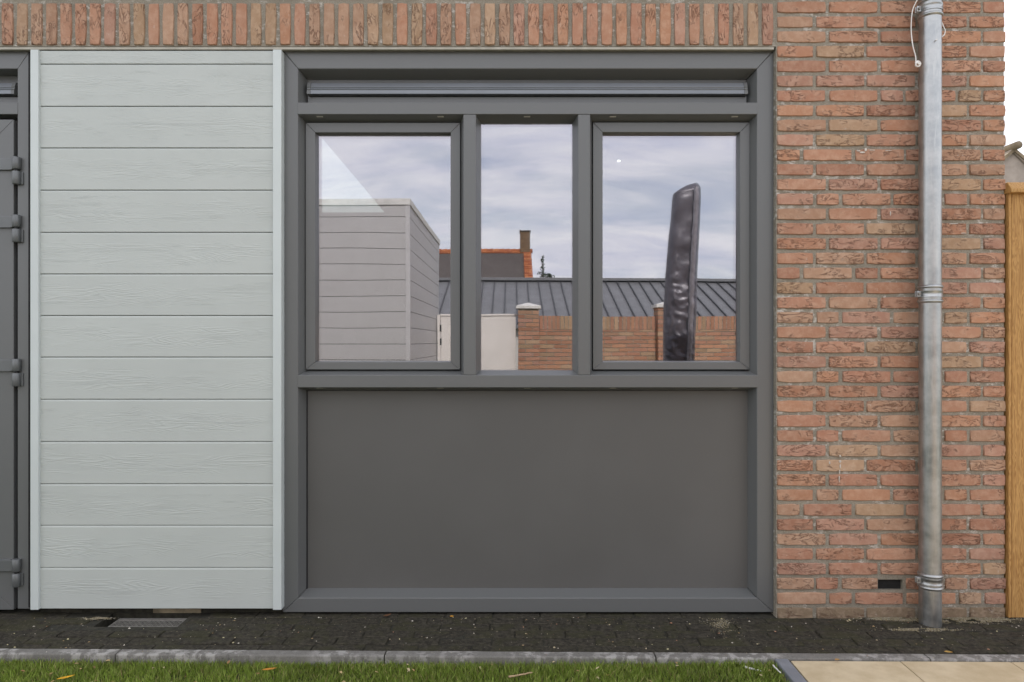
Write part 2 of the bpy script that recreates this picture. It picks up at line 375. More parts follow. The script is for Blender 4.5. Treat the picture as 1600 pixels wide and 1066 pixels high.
# ------------------------------------------------------------------ ground, paving, kerb, terrace, lawn
struct(mk('ground', [(-300, -300, -0.10), (300, -300, -0.10), (300, 300, -0.10), (-300, 300, -0.10)], [(0, 1, 2, 3)], 'ground'))
def kerb_y(x): return -0.336 - 0.0129 * x            # back edge of the kerb runs a hair out of line with the wall
PIT = (X(158, -0.03), X(287, -0.03), -0.085, 0.055)  # drain pit under the cladding
def paving():
    b = MB()
    xs = [-4.0, PIT[0], PIT[1], 4.2]
    zt = -0.0045
    def slab(x0, x1, yb):
        f0, f1 = kerb_y(x0) - .008, kerb_y(x1) - .008
        b.add([(x0, f0, -.095), (x1, f1, -.095), (x1, yb, -.095), (x0, yb, -.095), (x0, f0, zt), (x1, f1, zt), (x1, yb, zt), (x0, yb, zt)],
              [(0, 3, 2, 1), (4, 5, 6, 7), (0, 1, 5, 4), (1, 2, 6, 5), (2, 3, 7, 6), (3, 0, 4, 7)])
    slab(xs[0], xs[1], .30); slab(xs[2], xs[3], .30); slab(xs[1], xs[2], PIT[2]); b.box(xs[1], xs[2], PIT[3], 0.30, -0.095, zt)
    base = struct(b.mesh('pavement', 'bed'))
    r = random.Random(3)
    metas = []
    for v in range(7):
        lx, ly = 0.0985, 0.0295
        vs = []; 
        top = [(-lx, -ly), (-lx * .3, -ly), (lx * .4, -ly), (lx, -ly), (lx, ly), (lx * .3, ly), (-lx * .4, ly), (-lx, ly)]
        j = [(x + r.uniform(-.0015, .0015), y + r.uniform(-.0015, .0015)) for x, y in top]
        vs += [(x * .975, y * .90, r.uniform(-.0012, .0012)) for x, y in j] + [(x, y, -0.004) for x, y in j] + [(x, y, -0.05) for x, y in j]
        fs = [tuple(range(8))] + [(i + 8, (i + 1) % 8 + 8, (i + 1) % 8, i) for i in range(8)] + [(i + 16, (i + 1) % 8 + 16, (i + 1) % 8 + 8, i + 8) for i in range(8)]
        me = bpy.data.meshes.new('paver'); me.from_pydata(vs, [], fs); me.materials.append(M['paver']); me.update()
        metas.append(me)
    pitch = 0.0632
    for row in range(-1, 5):
        yc = -pitch * (row + 0.5)
        x = -3.1 + (0.1 if row % 2 else 0.0) + r.uniform(-.03, .03)
        while x < 3.2:
            w = 0.2015
            if not (x + 0.1 > PIT[0] and x - 0.1 < PIT[1] and yc > PIT[2] - 0.02) and not (row < 0 and x > X(1208) - 0.1):
                o = mk('paver', None, None, None, base, me=r.choice(metas))
                o.location = (x, yc - 0.004 * row * (x + 2) * 0.5 * 0.62, r.uniform(-.0035, .002)); o.rotation_euler = (r.uniform(-.02, .02), r.uniform(-.012, .012), r.uniform(-.012, .012) - 0.004 * row)
            x += w + r.uniform(0, .002)
paving()

def kerb():
    b = MB(); b.box(-4.0, 4.2, -0.40, -0.33, -0.099, -0.085)
    base = struct(b.mesh('kerb', 'bed'))
    ym = -0.34; joints = [X(603, ym) + k * (X(1021, ym) - X(603, ym)) for k in range(-3, 4)]
    for a, c in zip(joints[:-1], joints[1:]):
        a2, c2 = a + 0.0025, c - 0.0025
        prof = [(0.0, -0.095), (0.0, 0.006), (0.003, 0.009), (0.0385, 0.009), (0.0420, 0.0075), (0.0435, 0.0035), (0.0438, -0.095)]
        n = 14; vs = []; fs = []; m = len(prof)
        for i in range(n + 1):
            x = a2 + (c2 - a2) * i / n
            for k, (d, z) in enumerate(prof):
                e = (mnoise.noise(Vector((x * 9, d * 60, z * 20))) * 0.0009) if 0 < k < m - 1 else 0
                vs.append((x, kerb_y(x) - d + e, z + e))
        for i in range(n):
            for k in range(m - 1): fs.append((i * m + k, i * m + k + 1, (i + 1) * m + k + 1, (i + 1) * m + k))
        fs += [tuple(range(m)), tuple(reversed(range(n * m, n * m + m)))]
        mk('kerb_stone', vs, fs, 'kerb', base)
kerb()

EDX0, EDX1 = 0.966, 1.013
def terrace():
    base = struct(box('terrace', EDX1 + .003, 4.4, -6.9, -0.405, -0.099, -0.016, 'bed'))
    me = None
    w = 0.400
    for i in range(8):
        for j in range(16):
            x0 = EDX1 + 0.004 + i * w; y1 = kerb_y(x0) - 0.052 - j * w
            if me is None:
                b = MB(); h = w / 2 - 0.0018; b.box(-h, h, -h, h, -0.02, 0)
                o = b.mesh('tile', 'tile', base, bevel=0.0015); me = o.data
            else:
                o = mk('tile', None, None, None, base, me=me, bevel=0.0015)
            o.location = (x0 + w / 2, y1 - w / 2, 0.004 + rnd.uniform(-.001, .001)); o.rotation_euler = (0, 0, -0.0129)
terrace()
ed = thing('lawn_edging', 'narrow grey edging strip between the lawn and the beige tiles', 'edging strip', ((EDX0 + EDX1) / 2, -0.4, -0.09))
for k in range(6):
    y1 = -0.392 - k * 1.0
    box('edging_stone', EDX0, EDX1, y1 - 0.996, y1, -0.095, 0.008, 'edging', ed, 0.004)

def soil_z(x): return -0.034 + 0.012 * max(0, min(1, (x + 0.2) / 1.2))
def lawn():
    vs = []; fs = []
    nx = 30
    for j, yy in enumerate((None, -1.4, -7.0)):
        for i in range(nx + 1):
            x = -6.0 + (EDX0 - 0.001 + 6.0) * i / nx
            vs.append((x, kerb_y(x) - 0.044 if yy is None else yy, soil_z(x)))
    for j in range(2):
        for i in range(nx): a = j * (nx + 1) + i; fs.append((a + nx + 1, a + nx + 2, a + 1, a))
    struct(mk('lawn', vs, fs, 'soil'))
    r = random.Random(5); gv = []; gf = []; gt = []
    def blade(x, y, hh, wd):
        z = soil_z(x) - 0.003
        a = r.uniform(0, 6.283); ca, sa = math.cos(a), math.sin(a)
        lean = r.uniform(0.1, 0.75) * hh; la = r.uniform(0, 6.283); lx, ly = math.cos(la) * lean, math.sin(la) * lean
        n = len(gv)
        gv.extend([(x - ca * wd, y - sa * wd, z), (x + ca * wd, y + sa * wd, z), (x + ca * wd * .8 + lx * .35, y + sa * wd * .8 + ly * .35, z + hh * .55),
                   (x - ca * wd * .8 + lx * .35, y - sa * wd * .8 + ly * .35, z + hh * .55), (x + lx, y + ly, z + hh)])
        gf.extend([(n, n + 1, n + 2, n + 3), (n + 3, n + 2, n + 4)])
        patch = mnoise.noise(Vector((x * 5, y * 5, 1))) * .5 + .5
        k = r.uniform(.55, 1.3) * (.70 + .6 * patch); yel = r.random()
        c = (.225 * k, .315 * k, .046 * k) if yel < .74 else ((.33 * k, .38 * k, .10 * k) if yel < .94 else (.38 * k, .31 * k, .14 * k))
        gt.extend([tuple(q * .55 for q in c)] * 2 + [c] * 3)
    N1 = 95000
    for _ in range(N1):
        x = r.uniform(-2.9, EDX0 - 0.004); y = kerb_y(x) - 0.047 - r.random() ** 1.3 * 0.75
        blade(x, y, r.uniform(.020, .038) * (1 + .25 * mnoise.noise(Vector((x * 3, y * 3, 0)))), r.uniform(.0011, .0019))
    for _ in range(60000):
        x = r.uniform(-4.5, EDX0 - 0.004); y = r.uniform(-4.4, -1.1)
        blade(x, y, r.uniform(.024, .042), r.uniform(.002, .0034))
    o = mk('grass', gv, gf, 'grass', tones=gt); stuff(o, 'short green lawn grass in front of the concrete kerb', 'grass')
lawn()

# ------------------------------------------------------------------ the garden house: facade
F, S = 0.035, 0.095                        # front plane of window frames, plane of the sashes
C = 6 * (D + S) / FPX                      # chamfer of the frame profiles
house = thing('brick_house', 'red brick garden house with grey window front and pale grey cladding', 'house', (0, 1.5, 0))

# brick meshes shared between alike bricks
def brick_mesh(lx, lz, seed, dep=0.095):
    r = random.Random(seed); pts = []
    nx = 5 if lx > .15 else 3
    def wob(): return r.uniform(-.0013, .0013)
    for i in range(nx + 1): pts.append((-lx / 2 + lx * i / nx, -lz / 2))
    pts.append((lx / 2, 0.0))
    for i in range(nx + 1): pts.append((lx / 2 - lx * i / nx, lz / 2))
    pts.append((-lx / 2, 0.0))
    n = len(pts); out = [(x * (1 - .012 * (abs(z) > lz * .4 and abs(abs(x) - lx / 2) < 1e-6)) + wob(), z * (1 - .10 * (abs(abs(x) - lx / 2) < 1e-6) * (abs(z) > 1e-6)) + wob()) for x, z in pts]
    vs = []
    for x, z in out: vs.append((x - math.copysign(.0026, x) * (abs(x) > lx / 2 - .006), r.uniform(-.0012, .0014), z - math.copysign(.0024, z) * (abs(z) > 1e-3)))
    vs += [(x, .0045, z) for x, z in out] + [(x, dep, z) for x, z in out]
    cpt = len(vs); 
    k = 3
    for i in range(k): vs.append((-lx / 2 + lx * (i + .5) / k, r.uniform(-.0022, .0008), r.uniform(-.004, .004)))
    fs = []
    # front fans: bottom edge + top edge to the nearest centre point
    cen = [cpt + i for i in range(k)]
    def near(i): return cen[min(range(k), key=lambda q: abs(vs[cen[q]][0] - vs[i][0]))]
    for i in range(n):
        j = (i + 1) % n; a, b = near(i), near(j)
        fs.append((i, j, a) if a == b else (i, j, b, a))
    for i in range(n):
        j = (i + 1) % n; fs.append((i + n, j + n, j, i)); fs.append((i + 2 * n, j + 2 * n, j + n, i + n))
    me = bpy.data.meshes.new('brick'); me.from_pydata(vs, [], fs); me.materials.append(M['brick'])
    me.polygons.foreach_set('use_smooth', [True] * len(fs))
    for e_ in me.edges: e_.use_edge_sharp = e_.vertices[0] < n and e_.vertices[1] < n
    me.update(); return me
BM = {}
def brick_variant(lx, lz):
    cls = 'full' if lx > .185 else ('long' if lx > .13 else 'half')
    nom = {'full': .207, 'long': .150, 'half': .095}[cls]
    v = rnd.randrange(7)
    if (cls, v) not in BM: BM[(cls, v)] = brick_mesh(nom, .0505, hash((len(cls), nom, v)) & 0xffff)
    return BM[(cls, v)], nom
RED = [(.51, .275, .178), (.48, .250, .158), (.53, .295, .195), (.46, .238, .158), (.50, .285, .207), (.49, .265, .178), (.53, .285, .176), (.49, .300, .200)]
TAN = [(.51, .345, .225), (.48, .325, .205), (.51, .325, .22)]
def brick_tone(ptan=.12, dark=1.0):
    c = rnd.choice(TAN) if rnd.random() < ptan else rnd.choice(RED)
    k = rnd.uniform(.86, 1.07) * dark
    return (c[0] * k, c[1] * k, c[2] * k, 1)
def place_brick(parent, x0, x1, z0, z1, yoff=0.0, vertical=False, ptan=.12, dark=1.0, tone=None):
    L_, H_ = (z1 - z0, x1 - x0) if vertical else (x1 - x0, z1 - z0)
    me, nom = brick_variant(L_, H_)
    o = mk('brick', None, None, None, parent, me=me)
    sc = (L_ / nom, 1, H_ / .0505)
    o.scale = sc; o.location = ((x0 + x1) / 2, yoff + rnd.uniform(-.0012, .0015), (z0 + z1) / 2)
    fl = rnd.choice((0, math.pi)) if True else 0
    o.rotation_euler = (rnd.uniform(-.004, .004), (R(90) if vertical else 0) + rnd.uniform(-.006, .006) + fl, rnd.uniform(-.004, .004))
    o.color = tone or brick_tone(ptan, dark)
    return o

ROWS = {'A': [(1215, 1291), (1296, 1372), (1377, 1453), (1458, 1533.5), (1537.5, 1571)],
        'B': [(1215, 1271), (1276, 1351), (1355, 1431), (1436, 1511.5), (1516, 1571)],
        'C': [(1215, 1290), (1297, 1372), (1377, 1412), (1416, 1493.5), (1499, 1533.5), (1538, 1571)],
        'D': [(1215, 1250), (1256, 1331.5), (1337, 1413), (1417, 1453), (1458, 1533), (1537, 1571)],
        'G': [(1215, 1250), (1256, 1332), (1337.5, 1372.5), (1377, 1453), (1458, 1534), (1538, 1571)],
        'E': [(1215, 1271), (1277, 1311), (1317, 1392), (1397, 1472), (1477, 1512), (1516.5, 1571)],
        'H': [(1215, 1272.5), (1276, 1310), (1316, 1372.5), (1417, 1473), (1478, 1512.5), (1517, 1572)],
        'F': [(1215, 1291.5), (1297, 1331.5), (1337, 1411.5), (1417.5, 1494), (1500, 1534), (1540, 1572)]}
ORDER = 'ABABAB' + 'CBABDB' + 'AEABABGBAEABAEABAEABAED' + 'BABAHFB'
assert len(ORDER) == 42, len(ORDER)
wall = MB(); WX0, WX1 = X(1213.6), X(1571)
VZ0, VZ1 = Z(923), Z(906.5); VX0, VX1 = X(1373), X(1412)          # the open weep hole
TOPZ = 3.02
my = 0.0065
for a, b_, c_, d_ in ((WX0, VX0, -0.06, TOPZ), (VX1, WX1 - .002, -0.06, TOPZ), (VX0, VX1, -0.06, VZ0), (VX0, VX1, VZ1, TOPZ)): wall.box(a, b_, my, 0.30, c_, d_)
wall.box(VX0 - .01, VX1 + .01, 0.12, 0.301, VZ0 - .01, VZ1 + .01)
w_right = wall.mesh('wall', 'mortar', house)
w_right['label'] = 'red brick wall of hand-formed stretchers with recessed grey joints'
box('weep_hole_shade', VX0 + .001, VX1 - .001, 0.022, 0.118, VZ0 + .001, VZ1 - .001, 'black_gap', w_right)  # solid black fill: the darkness inside the hole put in as colour
for k, r_ in enumerate(ORDER):
    top, bot = 1.0 + 23.13 * k + .6, 1.0 + 23.13 * k + 18.6
    for (a, b_) in ROWS[r_]:
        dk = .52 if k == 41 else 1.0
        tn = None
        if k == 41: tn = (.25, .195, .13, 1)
        xe = X(b_) + (rnd.uniform(-.001, .004) if b_ > 1565 else 0)
        place_brick(w_right, X(a), xe, Z(bot), Z(top), tone=tn, ptan=.10)
def smear(pts, label):
    b = MB(); r = random.Random(int(pts[0][0]))
    for px, py, w, h in pts:
        n = 9; vs = [(X(px), -.0042, Z(py))]
        for k in range(n):
            a = 2 * math.pi * k / n; q = r.uniform(.7, 1.2); vs.append((X(px) + w * .00136 * q * math.cos(a), -.0022, Z(py) + h * .00136 * q * math.sin(a)))
        b.add(vs, [(0, 1 + k, 1 + (k + 1) % n) for k in range(n)])
    o = b.mesh('mortar_smear', 'smear', w_right, True); o['label'] = label; o['kind'] = 'stuff'
smear([(1312.5, 712.5, 3, 3), (1312.3, 721, 4, 5), (1312.5, 729, 2.4, 7), (1311.5, 738, 2, 8), (1311, 748, 2, 12), (1296, 723, 2.5, 4)], 'white paint drip on the brick wall')
smear([(1341, 236, 6, 3), (1347, 238.5, 8, 3.5), (1352.5, 234, 4, 6), (1362, 235, 10, 1.6), (1388, 235.5, 12, 1.2)], 'white mortar smear on the brick wall')
smear([(1490, 350, 14, 1.3), (1505, 364.5, 10, 1.4), (1391, 334, 2, 7)], 'white lime edge around a brick')
# soldier course over the openings
sol = MB(); sol.box(-2.75, WX0 - .0005, my + .0008, 0.30, Z(71.5), TOPZ - .001)
w_sol = sol.mesh('soldier_course', 'mortar', house)
w_sol['label'] = 'course of upright bricks above the window and cladding'
x = 1208.6; i = 0
while x > -160:
    place_brick(w_sol, X(x - 17.4), X(x), Z(70), Z(4.6), vertical=True, ptan=.55 if x < 620 else .3)
    x -= 22.87
# brickwork above the frame of the picture and left of the door, joined
jb = MB(); r2 = random.Random(11)
def jbrick(x0, x1, z0, z1, y0=0.0):
    c = r2.choice(RED + TAN[:1]); k = r2.uniform(.85, 1.08); e = .0
    jb.box(x0, x1, y0 + r2.uniform(-.001, .001), y0 + .05, z0, z1, tuple(q * k for q in c))
z = Z(-4) ; row = 0
while z + .05 < TOPZ:
    x = -3.9 + (.11 if row % 2 else 0)
    while x < WX1 - .2: jbrick(x, x + .208, z, z + .0505); x += .2195
    jbrick(x, WX1, z, z + .0505)
    z += .0629; row += 1
LX1 = -2.86
jb2 = MB(); jb2.box(-3.95, LX1, my, .30, -.06, TOPZ - .002); jb2.box(LX1, -2.75, my, .30, Z(71.5), TOPZ - .002)
mk('wall', jb2.v, jb2.f, 'mortar', house)
z = 0.0; row = 0
while z < Z(20):
    x = -3.95 + (.11 if row % 2 else 0)
    while x + .208 < LX1: jbrick(x, x + .208, z, z + .0505); x += .2195
    if LX1 - x > .03: jbrick(x, LX1, z, z + .0505)
    z += .0629; row += 1
ob = jb.mesh('brickwork', 'brick_joined', house); stuff(ob)
# steel lintel
lt = MB(); lt.box(-2.75, X(1209.5, .012), .010, .030, Z(77.5, .01), Z(73.2, .01)); lt.box(-2.75, X(1209, .012), .030, .29, Z(75.5, .03), Z(73.2, .03) + .001)
lt.mesh('lintel', 'steel_lintel', house, bevel=.001)

# ---- cladding between door and window
clad = part('cladding', house, 'pale grey wood-grain cladding of fourteen horizontal boards')
CY = .010
bounds = [78.5, 100, 166, 231, 297, 363, 428, 493, 558, 624, 690, 756, 821, 887, 951.5]
bx0, bx1 = X(59.5, CY), X(426.5, CY)
box('backing_board', X(44, .03), X(443, .03), .031, .045, .030, Z(76, .03), 'black_gap', clad)
for a, b_ in zip(bounds[:-1], bounds[1:]):
    zt, zb = Z(a, CY) - .0014, Z(b_, CY) + .0008
    zc = (zt + zb) / 2; h = (zt - zb) / 2; w = (bx1 - bx0) / 2
    prof = [(CY, -h + .0015), (CY, h - .0065), (CY + .0045, h), (.030, h), (.030, -h), (CY + .0015, -h)]
    vs = [(sx * w, y, q) for sx in (-1, 1) for y, q in prof]; n = len(prof)
    fs = [tuple(range(n)), tuple(reversed(range(n, 2 * n)))] + [(i + n, (i + 1) % n + n, (i + 1) % n, i) for i in range(n)]
    fs = [tuple(reversed(f)) for f in fs]
    o = mk('board', vs, fs, 'cladding', clad); o.location = ((bx0 + bx1) / 2, 0, zc)
for a, b_ in ((47.2, 59.8), (426.2, 439.6)):
    box('trim', X(a, -.002), X(b_, -.002), -.002, .050, Z(953, 0), Z(77.8, 0), 'trim', clad, .0018)
# foundation under the cladding
box('foundation', X(47), X(443), .062, .30, -.098, .06, 'bed', house)
box('foundation_block', X(228), X(304), .0585, .0625, -.06, .035, 'block', house)

# ---- window front
win = part('window', house, 'grey framed window front with three panes above a solid grey panel')
def rect(x0, y0, x1, y1, d): return X(x0, d), X(x1, d), Z(y1, d), Z(y0, d)    # x0,x1,z0,z1
def frame_pieces(parent, outer, inner, yf, yb, ch, mat, names, bevel=.0018, gap=.0004, chb=None):
    ox0, ox1, oz0, oz1 = outer; ix0, ix1, iz0, iz1 = inner
    bx0, bx1, bz0, bz1 = ix0 + ch, ix1 - ch, iz0 + ch, iz1 - ch
    g = gap
    qs = {'head': ([(ox0 + g, oz1), (ix0 + g, iz1), (ix1 - g, iz1), (ox1 - g, oz1)], [(ox0 + g, oz1), (bx0 + g, bz1), (bx1 - g, bz1), (ox1 - g, oz1)]),
          'sill': ([(ox0 + g, oz0), (ox1 - g, oz0), (ix1 - g, iz0), (ix0 + g, iz0)], [(ox0 + g, oz0), (ox1 - g, oz0), (bx1 - g, bz0), (bx0 + g, bz0)]),
          'left': ([(ox0, oz0 + g), (ix0, iz0 + g), (ix0, iz1 - g), (ox0, oz1 - g)], [(ox0, oz0 + g), (bx0, bz0 + g), (bx0, bz1 - g), (ox0, oz1 - g)]),
          'right': ([(ox1, oz1 - g), (ix1, iz1 - g), (ix1, iz0 + g), (ox1, oz0 + g)], [(ox1, oz1 - g), (bx1, bz1 - g), (bx1, bz0 + g), (ox1, oz0 + g)])}
    for k, nm in names:
        pf, pb = qs[k]; loft(nm, pf, pb, yf, yb, mat, parent, bevel)
wo = rect(441.8, 79, 1209, 957, F); wi = rect(465.5, 107.5, 1183, 934.5, F)
NM = [('head', 'frame_head'), ('sill', 'frame_sill'), ('left', 'frame_jamb'), ('right', 'frame_jamb')]
frame_pieces(win, wo, wi, F, S + .03, C * 1.5, 'frame', NM, .003)
# transoms
def hbar(name, x0, x1, zt, zb, yf, yb, ch, mat, parent):
    prof = [(yf, zb), (yf, zt), (yb, zt + ch), (yb, zb - ch)]
    vs = [(x, y, q) for x in (x0, x1) for y, q in prof]
    fs = [(0, 1, 2, 3), (7, 6, 5, 4)] + [(i, i + 4, (i + 1) % 4 + 4, (i + 1) % 4) for i in range(4)]
    fs = [tuple(reversed(f)) for f in fs]
    return mk(name, vs, fs, mat, parent, bevel=.0016)
def vbar(name, xl, xr, z0, z1, yf, yb, ch, mat, parent):
    prof = [(yf, xl), (yf, xr), (yb, xr + ch), (yb, xl - ch)]
    vs = [(q, y, z_) for z_ in (z0, z1) for y, q in prof]
    fs = [(0, 1, 2, 3), (7, 6, 5, 4)] + [(i, i + 4, (i + 1) % 4 + 4, (i + 1) % 4) for i in range(4)]
    return mk(name, vs, fs, mat, parent, bevel=.0016)
FT = F - .0015
T1t, T1b, T2t, T2b = Z(160.5, FT), Z(178.5, FT), Z(586.5, FT), Z(605.5, FT)
hbar('transom', wi[0] - .002, wi[1] + .002, T1t, T1b, FT, S + .028, C * 1.4, 'frame', win)
hbar('transom', wi[0] - .002, wi[1] + .002, T2t, T2b, FT, S + .028, C * 1.4, 'frame', win)
for a, b_ in ((724.3, 743.5), (903.5, 921.8)):
    vbar('mullion', X(a, FT), X(b_, FT), T2t + .0015, T1b - .0015, FT + .0007, S + .026, C * 1.4, 'frame', win)
# sashes
def glass(o, y):
    a = rect(*o, y)
    # slim sealed unit: outer sheet with thickness
    mk('pane', [(a[0], y, a[2]), (a[1], y, a[2]), (a[1], y, a[3]), (a[0], y, a[3])], [(0, 1, 2, 3)], 'glass', win)
    mk('inner_pane', [(a[0], y + .0165, a[2]), (a[1], y + .0168, a[2]), (a[1], y + .0169, a[3]), (a[0], y + .0165, a[3])], [(0, 1, 2, 3)], 'glass', win)
    g = MB(); w = .004
    g.box(a[0], a[1], y - .003, y + .004, a[2], a[2] + w); g.box(a[0], a[1], y - .003, y + .004, a[3] - w, a[3])
    g.box(a[0], a[0] + w, y - .0028, y + .004, a[2] + w, a[3] - w); g.box(a[1] - w, a[1], y - .0028, y + .004, a[2] + w, a[3] - w)
    g.mesh('glazing_gasket', 'rubber', win)
def sash2(o, i, gl):
    so, si = rect(*o, S - .012), rect(*i, S - .012)
    frame_pieces(win, so, si, S - .012, S + .03, .006, 'frame', [('head', 'sash_rail'), ('sill', 'sash_rail'), ('left', 'sash_stile'), ('right', 'sash_stile')], .0012)
    glass(gl, S + .018)
sash2((477.5, 192, 719, 577.5), (492.5, 207, 704.5, 566), (490, 206, 707, 566))
sash2((926.5, 191.5, 1171.5, 577.5), (941.5, 206.5, 1156.5, 566), (938, 206, 1159, 566))
glass((748.5, 190, 898.5, 582), S + .010)
# solid panel
a = rect(476.5, 608, 1173, 921, S)
box('panel', a[0], a[1], S + .006, S + .029, a[2] - .003, a[3] + .006, 'panel', win)
g = MB(); g.box(a[0] - .004, a[0] + .011, S + .002, S + .02, a[2], a[3]); g.box(a[1] - .011, a[1] + .004, S + .002, S + .02, a[2], a[3]); g.box(a[0] + .011, a[1] - .011, S + .002, S + .02, a[2] - .003, a[2] + .002); g.box(a[0] + .011, a[1] - .011, S + .002, S + .02, a[3] - .0085, a[3] + .01)  # gasket lines; the black top strip paints the shade under the transom
g.mesh('panel_gasket_shade', 'rubber', win)
# ventilation strip above the panes
a = rect(470, 108, 1180, 166, S)
box('ventilation_panel', a[0], a[1], S + .014, S + .030, a[2], a[3], 'frame', win)
def grille(parent, x0, x1, left_cap, right_cap):
    y0 = S - .030
    zt, zb = Z(128.5, y0), Z(146.5, y0); h = zt - zb
    prof = [(S + .012, zt + .004), (y0 + .012, zt), (y0 + .003, zb + h * .58), (y0 + .005, zb + h * .52), (y0 + .001, zb + h * .40), (y0 + .003, zb + h * .34), (y0, zb + h * .30), (y0, zb), (S + .012, zb)]
    def ext(name, xa, xb, mat, pr):
        n = len(pr); vs = [(x, y, q) for x in (xa, xb) for y, q in pr]
        fs = [tuple(range(n)), tuple(reversed(range(n, 2 * n)))] + [(i + n, (i + 1) % n + n, (i + 1) % n, i) for i in range(n)]
        return mk(name, vs, fs, mat, parent)
    ext('ventilation_grille', x0, x1, 'grille', prof)
    pr2 = [(y - .002 if y < S else y, q + (.0015 if q > (zt + zb) / 2 else -.0015)) for y, q in prof]
    if left_cap: ext('grille_end_cap', x0 - .015, x0 - .0005, 'frame', pr2)
    if right_cap: ext('grille_end_cap', x1 + .0005, x1 + .015, 'frame', pr2)
    box('ventilation_slot', x0 - .012, x1 + .012, S + .002, S + .0135, zb - .017, zb - .001, 'black_gap', parent)
    box('ventilation_lip', x0 - .018, x1 + .018, S - .006, S + .0139, Z(164, S), Z(152.3, S), 'frame', parent, .0012)
grille(win, X(485, S - .03), X(1163, S - .03), True, True)
# drain caps in the underside of both transoms
for px in (500, 688.5, 823.5, 957.5, 1147.5):
    for tb in (T1b, T2b):
        xc = X(px, F + .02); w = .0135; y0, y1 = F + .013, F + .020
        s_ = C * 1.4 / (S + .028 - FT)
        zf, zb = tb - (y0 - FT) * s_, tb - (y1 - FT) * s_
        mk('drain_cap', [(xc - w, y0, zf - .0008), (xc + w, y0, zf - .0008), (xc + w, y1, zb - .0008), (xc - w, y1, zb - .0008), (xc - w, y0, zf + .002), (xc + w, y0, zf + .002), (xc + w, y1, zb + .002), (xc - w, y1, zb + .002)],
           [(0, 3, 2, 1), (4, 5, 6, 7), (0, 1, 5, 4), (1, 2, 6, 5), (2, 3, 7, 6), (3, 0, 4, 7)], 'pale_plastic', win)

# ---- door at the left edge
door = part('door', house, 'dark grey door with strap hinges at the left edge of the photo')
DX0 = -2.86
do = (DX0, X(47, F), Z(956, F), Z(79, F)); di = (DX0 + .055, X(27.6, F), Z(990, F), Z(107.5, F))
frame_pieces(door, do, di, F, S + .03, .004, 'frame', [('head', 'frame_head'), ('left', 'frame_jamb')])
loft('frame_jamb', [(do[1], do[3] - .0004), (di[1], di[3] - .0004), (di[1], Z(951.5, F)), (do[1], Z(951.5, F))], [(do[1], do[3] - .0004), (di[1] - .004, di[3] - .004), (di[1] - .004, Z(951.5, F)), (do[1], Z(951.5, F))], F, S + .03, 'frame', door, .0018)
hbar('transom', di[0] - .002, di[1] + .001, T1t, T1b, FT, S + .028, .004, 'frame', door)
box('ventilation_panel', di[0], di[1], S + .014, S + .03, T1t - .01, di[3] + .02, 'frame', door)
grille(door, di[0] + .03, X(17, S - .03), True, True)
LY = F + .004
lx0, lx1, lz0, lz1 = di[0] + .012, X(21.3, LY), Z(953, LY), Z(187, LY)
lw = .095
frame_pieces(door, (lx0, lx1, lz0, lz1), (lx0 + lw, lx1 - lw, lz0 + lw, lz1 - lw), LY, LY + .055, .004, 'frame', [('head', 'leaf_rail'), ('sill', 'leaf_rail'), ('left', 'leaf_stile'), ('right', 'leaf_stile')], .0015)
box('leaf_panel', lx0 + lw - .01, lx1 - lw + .01, LY + .012, LY + .04, lz0 + lw - .01, lz1 - lw + .01, 'panel', door)
box('door_backing', di[0] - .01, di[1] + .01, S + .012, S + .0295, -.02, T1b + .01, 'black_gap', door)
for py in (245.5, 336, 561, 874):
    hy = LY - .016; zt = Z(py, hy); st = zt - .004
    # strap
    def prism(name, pts, y0, y1): return loft(name, pts, pts, y0, y1, 'hinge', door, .002)
    xk = X(25.3, hy); rk = .0165
    prism('hinge_strap', [(lx1 - .16, st - .050), (xk - .030, st - .050), (xk - .006, st - .043), (xk - .006, st - .008), (xk - .030, st), (lx1 - .16, st)], LY - .012, LY + .001)
    for (za, zb) in ((zt - .052, zt), (zt - .117, zt - .0605)):
        lathe('hinge_knuckle', [(rk - .002, za), (rk, za + .002), (rk, zb - .002), (rk - .002, zb)], xk, hy + .002, 'hinge', door, 20)
    box('hinge_plate', xk + .002, xk + .024, F - .006, F + .001, zt - .116, zt - .062, 'hinge', door, .0015)
    lathe('hinge_pin', [(.008, zt - .0605), (.008, zt - .052)], xk, hy + .002, 'rubber', door, 12)

# ---- body of the house: interior, roof, gutter
BY = 2.99; TB = D + BY
box('floor', -3.9, WX1 - .11, .301, BY - .001, -.098, .012, 'interior', house)
tri = [(X(497.5, BY), Z(209, BY)), (X(497.5, BY), Z(332, BY)), (X(601, BY), Z(332, BY))]
RX0, RX1, RZ0, RZ1 = -3.95, WX1, -.05, TOPZ
def rear_wall():
    o_ = [(RX0, RZ0), (RX1, RZ0), (RX1, RZ1), (RX0, RZ1)]; p = o_ + tri; vs = [(x, BY, z_) for x, z_ in p] + [(x, BY + .12, z_) for x, z_ in p]
    f = [(0, 1, 6, 5), (1, 2, 6), (2, 4, 6), (2, 3, 4), (3, 0, 5, 4)]
    fs = f + [tuple(reversed([i + 7 for i in q])) for q in f] + [(4, 5, 12, 11), (5, 6, 13, 12), (6, 4, 11, 13)] + [(0, 7, 8, 1), (1, 8, 9, 2), (2, 9, 10, 3), (3, 10, 7, 0)]
    mk('wall', vs, fs, 'interior', house)
    mk('rear_window', [(x, BY + .06, z_) for x, z_ in tri], [(0, 1, 2)], 'glass', house)
rear_wall()
box('wall', RX0, RX0 + .1, .301, BY - .001, RZ0, RZ1 - .001, 'interior', house)
box('wall', RX1 - .1, RX1, .301, BY - .001, RZ0, RZ1 - .001, 'mortar', house)
box('partition', X(20), X(444), .16, .20, -.05, RZ1 - .002, 'interior', house)
